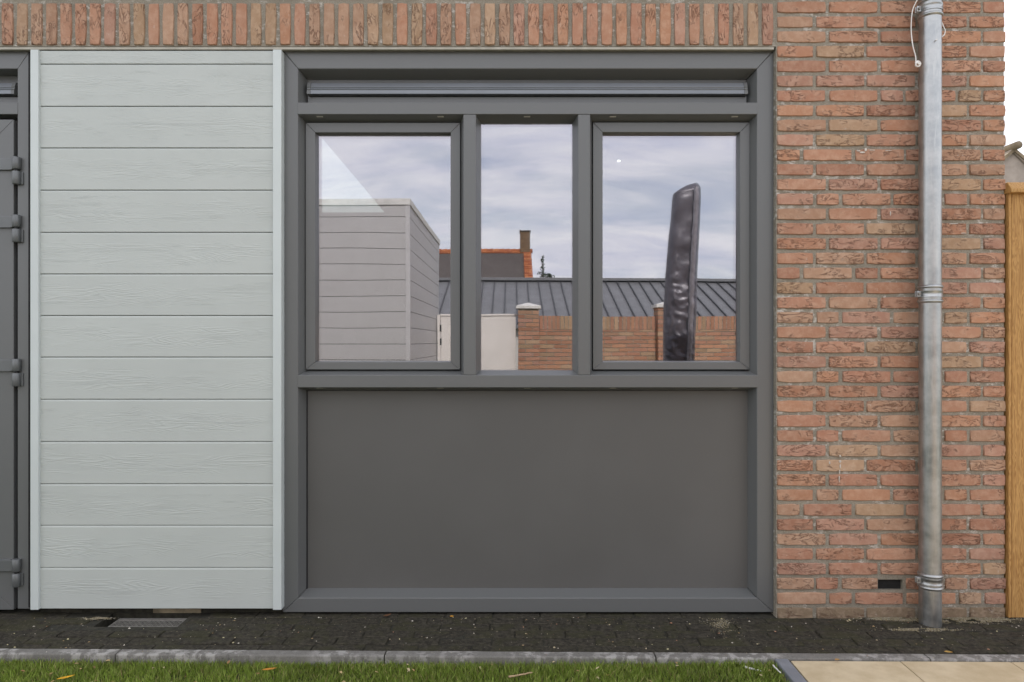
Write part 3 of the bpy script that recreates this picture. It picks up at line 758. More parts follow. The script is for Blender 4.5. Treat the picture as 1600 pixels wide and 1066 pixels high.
box('roof', RX0 - .03, RX1 + .03, -.03, BY + .15, TOPZ + .002, TOPZ + .13, 'roof_felt', house)
box('fascia', RX0 - .03, RX1 + .03, -.052, -.032, TOPZ - .06, TOPZ + .15, 'trim', house, .003)
lathe('spotlight', [(.001, 0), (.013, 0), (.013, .01), (.001, .01)], 0, 0, 'lamp', house, 16)
sp_ = bpy.data.objects['spotlight']; sp_.location = (X(966.5, BY - .02), BY - .03, Z(253, BY - .02)); sp_.rotation_euler = (R(28), 0, 0)
# gutter (a thing of its own with the downpipe hanging from it)
PX, PY = X(1452.5, -.062), -.066
gut = thing('gutter', 'half-round zinc gutter along the roof edge above the window', 'gutter', (PX, -.13, TOPZ - .05))
vs = []; fs = []; n = 14
for ix, x in enumerate((RX0 - .05, RX1 + .05)):
    for rr in (.070, .066):
        for k in range(n + 1): a = math.pi + math.pi * k / n; vs.append((x, -.13 + rr * math.cos(a), TOPZ + .01 + rr * math.sin(a)))
m1 = n + 1
for k in range(n):
    fs.append((k, k + 1, 2 * m1 + k + 1, 2 * m1 + k)); fs.append((m1 + k + 1, m1 + k, 3 * m1 + k, 3 * m1 + k + 1))
mk('trough', vs, fs, 'zinc', gut, smooth=True)
for x in (-3, -1.8, -.6, .6, 1.7): box('gutter_bracket', x - .015, x + .015, -.2, -.053, TOPZ + .012, TOPZ + .018, 'zinc', gut)

# ---- downpipe
dp = thing('downpipe', 'galvanised zinc downpipe with ribbed joints clamped to the brick wall', 'drainpipe', (PX, PY, 0))
PR = (1468.4 - 1436.6) / 2 * (D - .1) / FPX
def pipe(z0, z1): lathe('pipe', [(PR, z0), (PR, z1)], PX, PY, 'zinc', dp, 40)
pz = [Z(979, -.1) - .01, Z(910, PY - .03), Z(459, PY - .03), Z(10, PY - .03), TOPZ - .07]
for a_, b_ in zip(pz[:-1], pz[1:]): pipe(a_, b_ - .0006)
def bead(zc, r, h): return [(PR + r * math.sin(math.pi * k / 6), zc - h + 2 * h * k / 6) for k in range(7)]
for q, zc in enumerate(pz[1:4]):
    sc = 1.0
    up, lo = (.029, -.030) if q else (.024, -.026)
    for d_ in (up, lo): lathe('joint_ring', [(PR - .002, zc + d_ - .0085)] + bead(zc + d_, .0062, .008) + [(PR - .002, zc + d_ + .0085)], PX, PY, 'zinc', dp, 36)
    lathe('joint_sleeve', [(PR + .0015, zc + lo), (PR + .0015, zc + up)], PX, PY, 'zinc', dp, 36)
    lathe('pipe_clamp', [(PR + .0018, zc - .014), (PR + .0045, zc - .0135), (PR + .0045, zc - .008), (PR + .0036, zc - .007), (PR + .0036, zc + .007), (PR + .0045, zc + .008), (PR + .0045, zc + .0135), (PR + .0018, zc + .014)], PX, PY, 'zinc', dp, 36)
    box('clamp_ear', PX - PR - .019, PX - PR + .004, PY - .010, PY - .004, zc - .013, zc + .013, 'zinc', dp, .003)
    box('clamp_ear', PX - PR - .019, PX - PR + .004, PY + .002, PY + .008, zc - .013, zc + .013, 'zinc', dp, .003)
    b = MB(); b.tube([(PX - PR - .011, PY - .018, zc), (PX - PR - .011, PY + .012, zc)], .0062, 6); b.mesh('clamp_bolt', 'galvanised', dp)
    b = MB(); b.tube([(PX, PY + PR, zc), (PX, .03, zc)], .005, 8); b.mesh('clamp_stud', 'galvanised', dp)

# white cord left tied round the top clamp
def smooth_path(ps, n=6):
    out = []
    for i in range(len(ps) - 1):
        p0, p1, p2, p3 = (Vector(ps[max(i - 1, 0)]), Vector(ps[i]), Vector(ps[i + 1]), Vector(ps[min(i + 2, len(ps) - 1)]))
        for k in range(n):
            t = k / n; out.append(0.5 * ((2 * p1) + (p2 - p0) * t + (2 * p0 - 5 * p1 + 4 * p2 - p3) * t * t + (3 * p1 - p0 - 3 * p2 + p3) * t ** 3))
    out.append(Vector(ps[-1])); return out
yc = PY - .035
cord = thing('white_cord', 'thin white cord hanging beside the top of the downpipe', 'cord', (X(1427, yc), yc, Z(100, yc)))
def cp(px, py, y): return (X(px, y), y, Z(py, y))
b = MB(); b.tube(smooth_path([cp(1440, -12, yc - .012), cp(1432, 2, yc), cp(1425.5, 18, yc + .01), cp(1423.6, 45, yc + .015), cp(1426, 70, yc + .01), cp(1430.5, 88, yc + .01), cp(1431, 98, yc + .006)], 6), .0021, 8); b.mesh('strand', 'white_cord', cord, True)
b = MB(); b.tube(smooth_path([cp(1430, 99, yc), cp(1434, 96, yc - .006), cp(1438, 99, yc - .002), cp(1436, 103.5, yc), cp(1431, 103, yc - .006), cp(1432, 98, yc - .01), cp(1437, 101, yc - .010)], 5), .0034, 8); b.mesh('knot', 'white_cord', cord, True)
yr = PY - .01
b = MB(); b.tube(smooth_path([cp(1466, 12, yr - .02), cp(1470, 31, yr), cp(1474, 41, yr), cp(1476.8, 48, yr), cp(1475, 55, yr), cp(1469, 59, yr - .01), cp(1462, 63, yr - .042)], 6), .0021, 8); b.mesh('strand', 'white_cord', cord, True)

# ------------------------------------------------------------------ wooden fence right of the wall
fx0 = WX1 + .004
fen = thing('wooden_fence', 'golden brown wooden board fence at the right edge beyond the brick corner', 'fence', (fx0 + .5, 0, 0))
ft = Z(298, -.01)
edges = [fx0, X(1580.8, -.01), X(1619, -.01)] + [X(1619, -.01) + .13 * k for k in range(1, 12)]
for i, (a_, b_) in enumerate(zip(edges[:-1], edges[1:])):
    o = box('board', -(b_ - a_) / 2 + .0012, (b_ - a_) / 2 - .0012, 0, .022, 0, ft, 'wood', fen, .003)
    o.location = ((a_ + b_) / 2, -.012 + (.003 if i % 2 else 0), .002)
o = box('post', fx0 + .003, fx0 + .07, .014, .084, -.09, ft, 'wood', fen, .002)
b = MB(); zc0, zc1 = Z(301, -.03), Z(283, -.03)
b.add([(fx0 - .004, -.035, zc0), (fx0 - .004, .09, zc0), (fx0 - .004, .09, zc1), (fx0 - .004, -.010, zc1), (fx0 - .004, -.035, zc0 + .016),
       (fx0 + 1.6, -.035, zc0), (fx0 + 1.6, .09, zc0), (fx0 + 1.6, .09, zc1), (fx0 + 1.6, -.010, zc1), (fx0 + 1.6, -.035, zc0 + .016)],
      [(0, 1, 2, 3, 4), (9, 8, 7, 6, 5)] + [(i, i + 5, (i + 1) % 5 + 5, (i + 1) % 5) for i in range(5)])
b.f = [tuple(reversed(f)) for f in b.f]
b.mesh('cap', 'wood', fen, bevel=.003)
box('rail', fx0 + .07, fx0 + 1.6, .024, .06, .35, .42, 'wood', fen); box('rail', fx0 + .07, fx0 + 1.6, .024, .06, 1.45, 1.52, 'wood', fen)

# ------------------------------------------------------------------ drain grate and litter
gr = thing('drain_grate', 'grey metal mesh drain grate set in the paving below the cladding', 'drain grate', ((PIT[0] + PIT[1]) / 2, -.03, -.02))
gx0, gx1, gy0, gy1 = X(168, -.08), X(282, -.06), -.079, .010
b = MB(); b.box(gx0, gx1, gy1 - .022, gy1, -.014, -.007); b.box(gx0, gx1, gy0, gy0 + .006, -.014, -.006); b.box(gx0, gx0 + .006, gy0, gy1, -.0145, -.0065); b.box(gx1 - .006, gx1, gy0, gy1, -.0145, -.0065)
b.mesh('frame', 'galvanised', gr, bevel=.001)
b = MB(); k = 0
x = gx0 - .06
while x < gx1:
    for sgn in (1, -1):
        pts = []
        xa, xb = (x, x + .06) if sgn > 0 else (x + .06, x)
        ya, yb = gy0 + .004, gy1 - .02
        t0, t1 = 0, 1
        if xa < gx0: t0 = (gx0 - xa) / (xb - xa)
        if xb < gx0: t1 = (gx0 - xa) / (xb - xa)
        if xb > gx1: t1 = (gx1 - xa) / (xb - xa)
        if xa > gx1: t0 = (gx1 - xa) / (xb - xa)
        if t1 - t0 > .02:
            p = Vector((xa + (xb - xa) * t0, ya + (yb - ya) * t0, -.009)); q = Vector((xa + (xb - xa) * t1, ya + (yb - ya) * t1, -.009)); d_ = (q - p).normalized(); nn = Vector((-d_.y, d_.x, 0)) * .0022; up = Vector((0, 0, .003))
            b.add([p - nn - up, q - nn - up, q + nn - up, p + nn - up, p - nn, q - nn, q + nn, p + nn], [(0, 3, 2, 1), (4, 5, 6, 7), (0, 1, 5, 4), (1, 2, 6, 5), (2, 3, 7, 6), (3, 0, 4, 7)])
    x += .021
b.mesh('mesh_bars', 'galvanised', gr)

def sand_spill(cx, cy, rx, ry, n, seed, label):
    r = random.Random(seed); b = MB()
    for _ in range(n):
        for _t in range(20):
            x = cx + r.gauss(0, .5) * rx; y = cy + r.gauss(0, .5) * ry
            if y < -.001 and mnoise.noise(Vector((x * 22, y * 60, seed))) > -.15: break
        s_ = r.uniform(.0007, .0019); z_ = .0005 + .006 * math.exp(-((x - cx) / rx) ** 2 * 3 - ((y - cy) / ry) ** 2 * 3) * r.random()
        q = r.uniform(.6, 1.25); c = (.30 * q, .255 * q, .155 * q) if r.random() < .8 else (.45 * q, .42 * q, .36 * q)
        b.add([(x - s_, y, z_), (x, y - s_, z_), (x + s_, y, z_), (x, y + s_, z_), (x, y, z_ + s_ * 1.1)], [(0, 1, 4), (1, 2, 4), (2, 3, 4), (3, 0, 4)], c)
    stuff(b.mesh('sand', 'litter'), label, 'sand')
sand_spill(X(1395, -.03), -.020, .14, .024, 2600, 2, 'thin pale sand washed against the wall left of the downpipe')
sand_spill(X(1520, -.03), -.026, .20, .030, 4200, 5, 'pale sand washed against the wall between the downpipe and the fence')
sand_spill(X(1440, -.13), -.125, .13, .016, 1500, 8, 'small streak of pale sand on the paving before the downpipe')
sand_spill(X(150, -.01), -.012, .06, .014, 800, 9, 'small yellowish sand spill under the cladding beside the drain grate')
sand_spill(X(1125, -.06), -.075, .06, .07, 700, 12, 'faint spill of pale sand on the paving below the right jamb')

def litter():
    r = random.Random(21); vs = []; fs = []; tn = []
    cols = [(.62, .58, .50), (.50, .46, .38), (.42, .36, .24), (.30, .22, .12), (.55, .50, .30), (.20, .17, .12), (.40, .22, .14)]
    def chip(x, y, z, s):
        c = r.choice(cols); n = len(vs); a_ = r.uniform(0, 6.28); e = r.uniform(.4, 1)
        ca, sa = math.cos(a_) * s, math.sin(a_) * s; h = s * r.uniform(.3, .8)
        vs.extend([(x + ca, y + sa, z), (x - sa * e, y + ca * e, z), (x - ca, y - sa, z), (x + sa * e, y - ca * e, z), (x + r.uniform(-.3, .3) * s, y + r.uniform(-.3, .3) * s, z + h), (x, y, z - h * .4)])
        fs.extend([(n, n + 1, n + 4), (n + 1, n + 2, n + 4), (n + 2, n + 3, n + 4), (n + 3, n, n + 4), (n + 1, n, n + 5), (n + 2, n + 1, n + 5), (n + 3, n + 2, n + 5), (n, n + 3, n + 5)]); tn.extend([c] * 6)
    for _ in range(480):
        x = r.uniform(-2.1, 2.6); y = -.005 - r.random() ** 1.4 * .30
        if PIT[0] < x < PIT[1] and y > -.09: continue
        chip(x, y, .002, (.0014 + .0050 * r.random() ** 3))
    for _ in range(600):
        x = r.uniform(-2.1, 2.6); y = -.005 - r.random() * .32
        if PIT[0] < x < PIT[1] and y > -.09: continue
        chip(x, y, .001, r.uniform(.0005, .0013))
    for _ in range(60):
        x = r.uniform(-2.1, 2.6); chip(x, kerb_y(x) - r.uniform(.002, .038), .009, r.uniform(.0008, .003))
    o = mk('grit', vs, fs, 'litter', tones=tn); stuff(o, 'loose pale grit and crumbs scattered over the dark paving', 'grit')
    vs.clear(); fs.clear(); tn.clear()
    vs2, fs2, tn2 = [], [], []
    for _ in range(150):
        x = r.uniform(-2.2, .93); y = kerb_y(x) - .05 - r.random() * .5; z_ = soil_z(x) + r.uniform(.020, .032); s = r.uniform(.004, .010); n = len(vs2); a_ = r.uniform(0, 6.28); ca, sa = math.cos(a_), math.sin(a_); e = r.uniform(.3, .6)
        t_ = r.uniform(-.5, .5)
        for u, v_ in ((-1, 0), (-.3, e), (.5, e * .8), (1, 0), (.4, -e), (-.4, -e * .9)):
            vs2.append((x + (u * ca - v_ * sa) * s, y + (u * sa + v_ * ca) * s, z_ + (abs(v_) * .5 + u * t_) * s))
        fs2.append(tuple(range(n, n + 6))); c = r.choice([(.48, .36, .18), (.42, .27, .13), (.52, .44, .26), (.34, .19, .09)]); tn2.extend([c] * 6)
    o = mk('leaf_litter', vs2, fs2, 'litter', tones=tn2); stuff(o, 'small dry tan leaf scraps lying in the lawn grass', 'leaf litter')
litter()
def leaf(name, label, px, py, h, L_, W_, rot, c, curl=.3):
    # lies at height h; the point seen at (px, py) fixes where on that level it lies
    t = FPX * (CH - h) / (py - 533); x = (px - 800) * t / FPX; y = t - D
    n = 9; vs = []; fs = []
    for i in range(n):
        u = i / (n - 1); w = W_ * math.sin(math.pi * min(1, u * .96 + .02)) ** .8 * (1.15 - .4 * u)
        zz = curl * L_ * (u - .5) ** 2
        for v_ in (-1, -.5, 0, .5, 1): vs.append(((u - .5) * L_, v_ * w / 2 * (1 + .12 * math.sin(i * 2.6 + v_)), zz + abs(v_) * w * .28 + .001))
    for i in range(n - 1):
        for k in range(4): a_ = i * 5 + k; fs.append((a_, a_ + 1, a_ + 6, a_ + 5))
    tones = [tuple(q * rnd.uniform(.8, 1.1) for q in c) for _ in vs]
    o = mk(name, vs, fs, 'litter', smooth=True, tones=tones); o.location = (x, y, h); o.rotation_euler = (R(8), 0, R(rot))
    m = o.modifiers.new('thick', 'SOLIDIFY'); m.thickness = .0006
    tag(o, label, 'leaf'); return o
leaf('fallen_leaf', 'bright yellow fallen leaf on the lawn at far left', 103, 1060, -.012, .055, .012, 35, (.75, .42, .03))
leaf('fallen_leaf', 'curled orange leaf on the lawn in front of the kerb below the cladding', 421, 1047, -.012, .052, .012, 18, (.55, .24, .04))
leaf('fallen_leaf', 'curled dark brown leaf on the paving below the window panel', 605, 963, .003, .04, .014, 40, (.13, .065, .03), .6)
leaf('fallen_leaf', 'small orange leaf on the paving below the middle of the window front', 706, 964, .003, .018, .010, 5, (.52, .26, .04))
leaf('fallen_leaf', 'brown and yellow leaf on the paving beside the kerb near the downpipe', 1482, 1020, .006, .03, .012, -10, (.42, .26, .07))
leaf('fallen_leaf', 'tan leaf lying over the kerb edge at the beige tiles', 1308, 1032, .012, .022, .012, 20, (.36, .22, .08))
def stick(name, label, p, q, h, r_, mat, tone, cat):
    ps = []
    for px, py in (p, q):
        t = FPX * (CH - h) / (py - 533); ps.append(Vector(((px - 800) * t / FPX, t - D, h)))
    b = MB(); n = 6
    b.tube([ps[0].lerp(ps[1], k / n) + Vector((0, .0015 * math.sin(k * 1.7), .0012 * math.cos(k * 2.3))) for k in range(n + 1)], [r_ * (1.1 - .4 * k / n) for k in range(n + 1)], 7, tone)
    o = b.mesh(name, mat, None, True); tag(o, label, cat); return o
stick('twig', 'pale broken twig lying on the lawn below the window panel', (795, 1058), (832, 1051), -.010, .0035, 'litter', (.50, .36, .22), 'twig')
stick('plastic_strip', 'short white plastic strip lying in the grass beside the edging', (1164, 1042.5), (1189, 1049), -.008, .0042, 'white_cord', None, 'plastic strip')
stick('plastic_strip', 'thin white plastic strip against the lawn edging stone', (1208, 1040), (1220, 1052), .0, .003, 'white_cord', None, 'plastic strip')

# ------------------------------------------------------------------ neighbour house seen over the fence
nt_ = 15.0; ny = nt_ - D
nh = thing('neighbour_house', 'gable end with pale verge tiles above the wooden fence at right', 'house', (11.4, ny, 0))
pk = ((1581.5 - 800) * nt_ / FPX, CH + (533 - 236) * nt_ / FPX); sl = .95; hw = 4.2
gz = pk[1] - sl * hw
def ext_y(name, poly, y0, y1, mat, parent):
    n = len(poly); vs = [(x, y0, z_) for x, z_ in poly] + [(x, y1, z_) for x, z_ in poly]
    return mk(name, vs, [tuple(range(n)), tuple(reversed(range(n, 2 * n)))] + [(i, i + n, (i + 1) % n + n, (i + 1) % n) for i in range(n)], mat, parent)
ext_y('wall', [(pk[0] - hw, -.1), (pk[0] + hw, -.1), (pk[0] + hw, gz), (pk[0], pk[1] - .05), (pk[0] - hw, gz)], ny, ny + 9, 'gable_wall', nh)
rt = MB(); r3 = random.Random(4)
for s_ in (-1, 1):
    nvec = Vector((s_ * sl, 0, 1)).normalized()
    L_ = math.hypot(hw + .3, (hw + .3) * sl); cnt = 19
    ext_y('roof', [(pk[0], pk[1] - .04), (pk[0] + s_ * (hw + .3), pk[1] - .04 - sl * (hw + .3)), (pk[0] + s_ * (hw + .3), pk[1] + .06 - sl * (hw + .3)), (pk[0], pk[1] + .06)], ny - .05, ny + 9.1, 'gable_wall', nh)
    for k in range(cnt):
        u0, u1 = (hw + .3) * k / cnt, (hw + .3) * (k + 1.12) / cnt
        p = [(pk[0] + s_ * u0, pk[1] + .05 - sl * u0), (pk[0] + s_ * u1, pk[1] + .085 - sl * u1), (pk[0] + s_ * u1, pk[1] + .0 - sl * u1), (pk[0] + s_ * u0, pk[1] - .03 - sl * u0)]
        ext_y('verge_tile', p, ny - .08, ny + .20, 'verge', nh)
b = MB(); b.tube([(pk[0], ny - .2, pk[1] + .08), (pk[0], ny + 9.1, pk[1] + .07)], .085, 10); b.mesh('ridge', 'verge', nh, True)

# ------------------------------------------------------------------ garden behind the camera (seen mirrored in the panes)
# annex with pale cladding
T0, T1_ = 7.64, 10.75
ax1, ay1, ay0 = RX(640, T0), RY(T0), RY(T1_); ax0 = -4.6; az = RZ(317, T0)
an = thing('garden_shed', 'flat-roofed shed with pale horizontal cladding mirrored in the left pane', 'shed', ((ax0 + ax1) / 2, (ay0 + ay1) / 2, 0))
box('core', ax0 + .02, ax1 - .025, ay0 + .02, ay1 - .025, -.09, az - .03, 'black_gap', an)
box('roof', ax0 - .01, ax1 + .012, ay0 - .01, ay1 + .012, az - .028, az + .045, 'cap_stone', an, .004)
box('corner_trim', ax1 - .045, ax1 + .004, ay1 - .045, ay1 + .004, -.05, az - .03, 'annex_trim', an, .002)
pit = .1782; zz = az - .032 - .10; first = True
zt = az - .030; k = 0
while zt > 0:
    zb = max(zt - (pit if k else .125), -.06)
    o = box('board', -(ax1 - .046 - ax0) / 2, (ax1 - .046 - ax0) / 2, -.024, 0, -(zt - zb) / 2 + .003, (zt - zb) / 2 - .002, 'annex_cladding', an, .003); o.location = ((ax0 + ax1 - .046) / 2, ay1, (zt + zb) / 2)
    o = box('board', -.024, 0, -(ay1 - .046 - ay0) / 2, (ay1 - .046 - ay0) / 2, -(zt - zb) / 2 + .003, (zt - zb) / 2 - .002, 'annex_cladding', an, .003); o.location = (ax1, (ay0 + ay1 - .046) / 2, (zt + zb) / 2)
    zt = zb; k += 1
# garden wall, pillars, gate
TW = 10.3; wy = RY(TW); wz = RZ(493.6, TW)
def brick_block(name, parent, x0, x1, y0, y1, z0, z1, seed, soldier=False, sides=False):
    r = random.Random(seed); b = MB(); zc_ = z0; row = 0; end = z1 - (.205 if soldier else 0)
    while zc_ < end - .02:
        x = x0 - (.11 if row % 2 else 0)
        while x < x1:
            a_, c_ = max(x, x0), min(x + .2095, x1)
            if c_ - a_ > .02:
                cc = r.choice(RED + TAN[:2]); q = r.uniform(.8, 1.08); b.box(a_, c_, y0 - .001, y1 + r.uniform(-.001, .002), zc_, min(zc_ + .051, end - .004), tuple(w * q for w in cc))
            x += .22
        zc_ += .0629; row += 1
    if soldier:
        x = x0 + .006
        while x < x1 - .03:
            cc = r.choice(RED + TAN[:2]); q = r.uniform(.8, 1.08); b.box(x, x + .0505, y0 - .001, y1 + r.uniform(-.001, .002), end + .002, z1, tuple(w * q for w in cc)); x += .0629
    box('mortar', x0 + .004, x1 - .004, y0 + .006, y1 - .006, z0, z1 - .004, 'mortar', parent)
    o = b.mesh(name, 'brick_joined', parent); stuff(o); return o
gw = thing('garden_wall', 'low red brick garden wall with upright top course mirrored in the panes', 'wall', (3, wy - .1, 0))
brick_block('bricks', gw, RX(842.5, TW), 6.6, wy - .10, wy, -.06, wz, 31, True)
def pillar(x0, x1, label, seed, ztop):
    p = thing('brick_pillar', label, 'pillar', ((x0 + x1) / 2, wy, 0), 'brick pillars of the garden wall')
    brick_block('bricks', p, x0, x1, wy - .215, wy + .10, -.06, ztop, seed)
    cx, cyy = (x0 + x1) / 2, wy - .057; e = (x1 - x0) / 2 + .03; e2 = .1575 + .03
    b = MB(); b.add([(cx - e, cyy - e2, ztop), (cx + e, cyy - e2, ztop), (cx + e, cyy + e2, ztop), (cx - e, cyy + e2, ztop), (cx - e, cyy - e2, ztop + .045), (cx + e, cyy - e2, ztop + .045), (cx + e, cyy + e2, ztop + .045), (cx - e, cyy + e2, ztop + .045), (cx, cyy, ztop + .10)],
          [(0, 3, 2, 1), (0, 1, 5, 4), (1, 2, 6, 5), (2, 3, 7, 6), (3, 0, 4, 7), (4, 5, 8), (5, 6, 8), (6, 7, 8), (7, 4, 8)])
    b.mesh('cap_stone', 'cap_stone', p, bevel=.004)
pillar(RX(809.7, TW - .1), RX(842.3, TW - .1), 'brick pillar with white cap beside the pale gate mirrored in the middle pane', 41, RZ(482.6, TW - .1))
pillar(RX(1029, TW - .1), RX(1061, TW - .1), 'brick pillar half hidden behind the covered parasol mirrored in the right pane', 43, RZ(480.0, TW - .1))
gt_ = thing('garden_gate', 'white wooden garden gate mirrored between shed and brick pillar', 'gate', (RX(745, TW), wy - .05, 0))
gx = RX(688.5, TW)
box('leaf', gx, RX(805.5, TW), wy - .06, wy - .02, .03, RZ(494.5, TW), 'white_paint', gt_, .003)
box('jamb', RX(683, TW), gx - .006, wy - .09, wy - .008, -.06, RZ(492.5, TW), 'white_paint', gt_, .003)
box('top_bar', gx - .005, RX(808.5, TW), wy - .09, wy - .006, RZ(494.2, TW), RZ(492.5, TW) + .012, 'white_paint', gt_, .003)
for py in (513, 533.5, 650): box('hinge', gx - .016, gx + .008, wy - .022, wy - .003, RZ(py + 5, TW), RZ(py - 5, TW), 'anthracite_metal', gt_, .002)

# long garage with standing seam roof
ga = thing('garage_row', 'long low building with dark standing seam metal roof behind the garden wall', 'building', (3, RY(24), 0))
tr, zr = 26.6, RZ(439, 26.6); te = 21.6; ze = zr - (RZ(439, 26.6) - RZ(493.6, 22.5)) * (tr - te) / (tr - 22.5)
gx0_, gx1_ = -9.0, 14.5; ye, yr_ = RY(te), RY(tr)
mk('roof', [(gx0_, ye, ze), (gx1_, ye, ze), (gx1_, yr_, zr), (gx0_, yr_, zr), (gx0_, ye, ze - .12), (gx1_, ye, ze - .12), (gx1_, yr_, zr - .12), (gx0_, yr_, zr - .12), (gx0_, 2 * yr_ - ye, ze), (gx1_, 2 * yr_ - ye, ze)],
   [(0, 3, 2, 1), (4, 5, 6, 7), (0, 1, 5, 4), (1, 2, 6, 5), (3, 0, 4, 7), (3, 8, 9, 2), (2, 9, 6), (3, 7, 8)], 'standing_seam', ga)
x = RX(615 / 4.264 + 680, tr) - .43 * 30
sm = None
dv = Vector((0, yr_ - ye, zr - ze)); up = Vector((0, -dv.z, dv.y)).normalized(); up = up if up.z > 0 else -up
while x < gx1_:
    if x > gx0_:
        if sm is None:
            b = MB(); p, q = Vector((0, 0, 0)), dv; w = Vector((.018, 0, 0)); h = up * .055
            b.add([p - w, p + w, q + w, q - w, p - w + h, p + w + h, q + w + h, q - w + h], [(0, 3, 2, 1), (4, 5, 6, 7), (0, 1, 5, 4), (1, 2, 6, 5), (2, 3, 7, 6), (3, 0, 4, 7)])
            o = b.mesh('seam', 'seam_shade', ga); sm = o.data
        else: o = mk('seam', None, None, None, ga, me=sm)
        o.location = (x, ye, ze)
    x += .43
box('ridge_cap', gx0_ - .05, gx1_ + .05, yr_ - .22, yr_ + .24, zr - .02, zr + .09, 'standing_seam', ga, .01)
box('wall', gx0_ + .2, gx1_ - .2, 2 * yr_ - ye + .3, ye - .3, -.1, ze - .05, 'plaster', ga)

# tiled house with chimney
hs = thing('tiled_house', 'far house with orange ridge tiles, dark roof and brick chimney mirrored in the panes', 'house', (-4, RY(40), 0))
tr2, zr2 = 40.0, RZ(393, 40); xr = RX(829.5, 40); te2 = 33.0; sl2 = (zr2 - RZ(437, 36.3)) / 3.7; ze2 = zr2 - sl2 * (tr2 - te2); xl = -10.5
yA, yB = RY(te2), RY(tr2)
mk('roof', [(xl, yA, ze2), (xr, yA, ze2), (xr, yB, zr2), (xl, yB, zr2), (xl, 2 * yB - yA, ze2), (xr, 2 * yB - yA, ze2)], [(0, 3, 2, 1), (3, 4, 5, 2), (0, 4, 3), (1, 2, 5)], 'solar', hs)
box('wall', xl + .3, xr - .3, 2 * yB - yA + .5, yA - .5, -.1, ze2 + .1, 'gable_wall', hs)
ORG = [(.52, .20, .09), (.46, .16, .07), (.56, .24, .11), (.40, .14, .07)]
dv2 = Vector((0, yB - yA, zr2 - ze2)); L2 = dv2.length; d2 = dv2.normalized(); up2 = Vector((0, -d2.z, d2.y)); up2 = up2 if up2.z > 0 else -up2
def tile_piece(b, x0, x1, u0, u1, h, tone):
    p = Vector((0, yA, ze2)); A_ = [p + d2 * u0, p + d2 * u1]
    vs = []
    for x in (x0, x1):
        vs += [A_[0] + Vector((x, 0, 0)) + up2 * .0, A_[1] + Vector((x, 0, 0)), A_[1] + Vector((x, 0, 0)) + up2 * h * .6, A_[0] + Vector((x, 0, 0)) + up2 * h]
    b.add(vs, [(0, 1, 2, 3), (7, 6, 5, 4), (0, 4, 5, 1), (1, 5, 6, 2), (2, 6, 7, 3), (3, 7, 4, 0)], tone)
b = MB(); r4 = random.Random(8); n = 30
for k in range(n):
    for q in range(2): tile_piece(b, xr - .42 + q * .22, xr - .21 + q * .24, L2 * k / n, L2 * (k + 1.1) / n, .12, r4.choice(ORG))
o = b.mesh('verge_tiles', 'roof_tile', hs); stuff(o)
x = xl
while x < xr - .1:
    b = MB(); c_ = r4.choice(ORG); b.tube([(x, yB, zr2 + .01), (x + .33, yB, zr2 + .03)], [.13, .15], 8, c_); b.mesh('ridge_tile', 'roof_tile', hs)
    x += .335
b = MB(); x = xl
while x < xr - .45:
    tile_piece(b, x, x + .24, L2 - .32, L2 - .02, .07, r4.choice(ORG)); x += .25
o = b.mesh('roof_tiles', 'roof_tile', hs); stuff(o)
# chimney
cx0, cx1 = RX(813, 40), RX(828.8, 40)
b = MB(); z_ = zr2 - 1.0; row = 0
while z_ < RZ(363, 40):
    x = cx0 - (.11 if row % 2 else 0)
    while x < cx1:
        a_, c_ = max(x, cx0), min(x + .21, cx1)
        if c_ - a_ > .02: q = r4.uniform(.75, 1.05); b.box(a_, c_, yB - .3, yB + .3 + r4.uniform(-.003, .003), z_, z_ + .058, (.25 * q, .165 * q, .10 * q))
        x += .22
    z_ += .066; row += 1
ch = b.mesh('chimney', 'brick_joined', hs)
box('chimney_core', cx0 + .01, cx1 - .01, yB - .29, yB + .29, zr2 - 1, RZ(362.5, 40), 'mortar', hs)
box('chimney_cap', cx0 - .03, cx1 + .03, yB - .34, yB + .34, RZ(363, 40), RZ(361, 40) + .01, 'bark', hs)
for q in (-.2, .05, .22):
    b = MB(); b.tube([((cx0 + cx1) / 2 + q - .08, yB, RZ(362, 40)), ((cx0 + cx1) / 2 + q - .1, yB, RZ(358.5 if q < 0 else 360, 40))], .035, 6); b.mesh('chimney_pot', 'bark', hs)

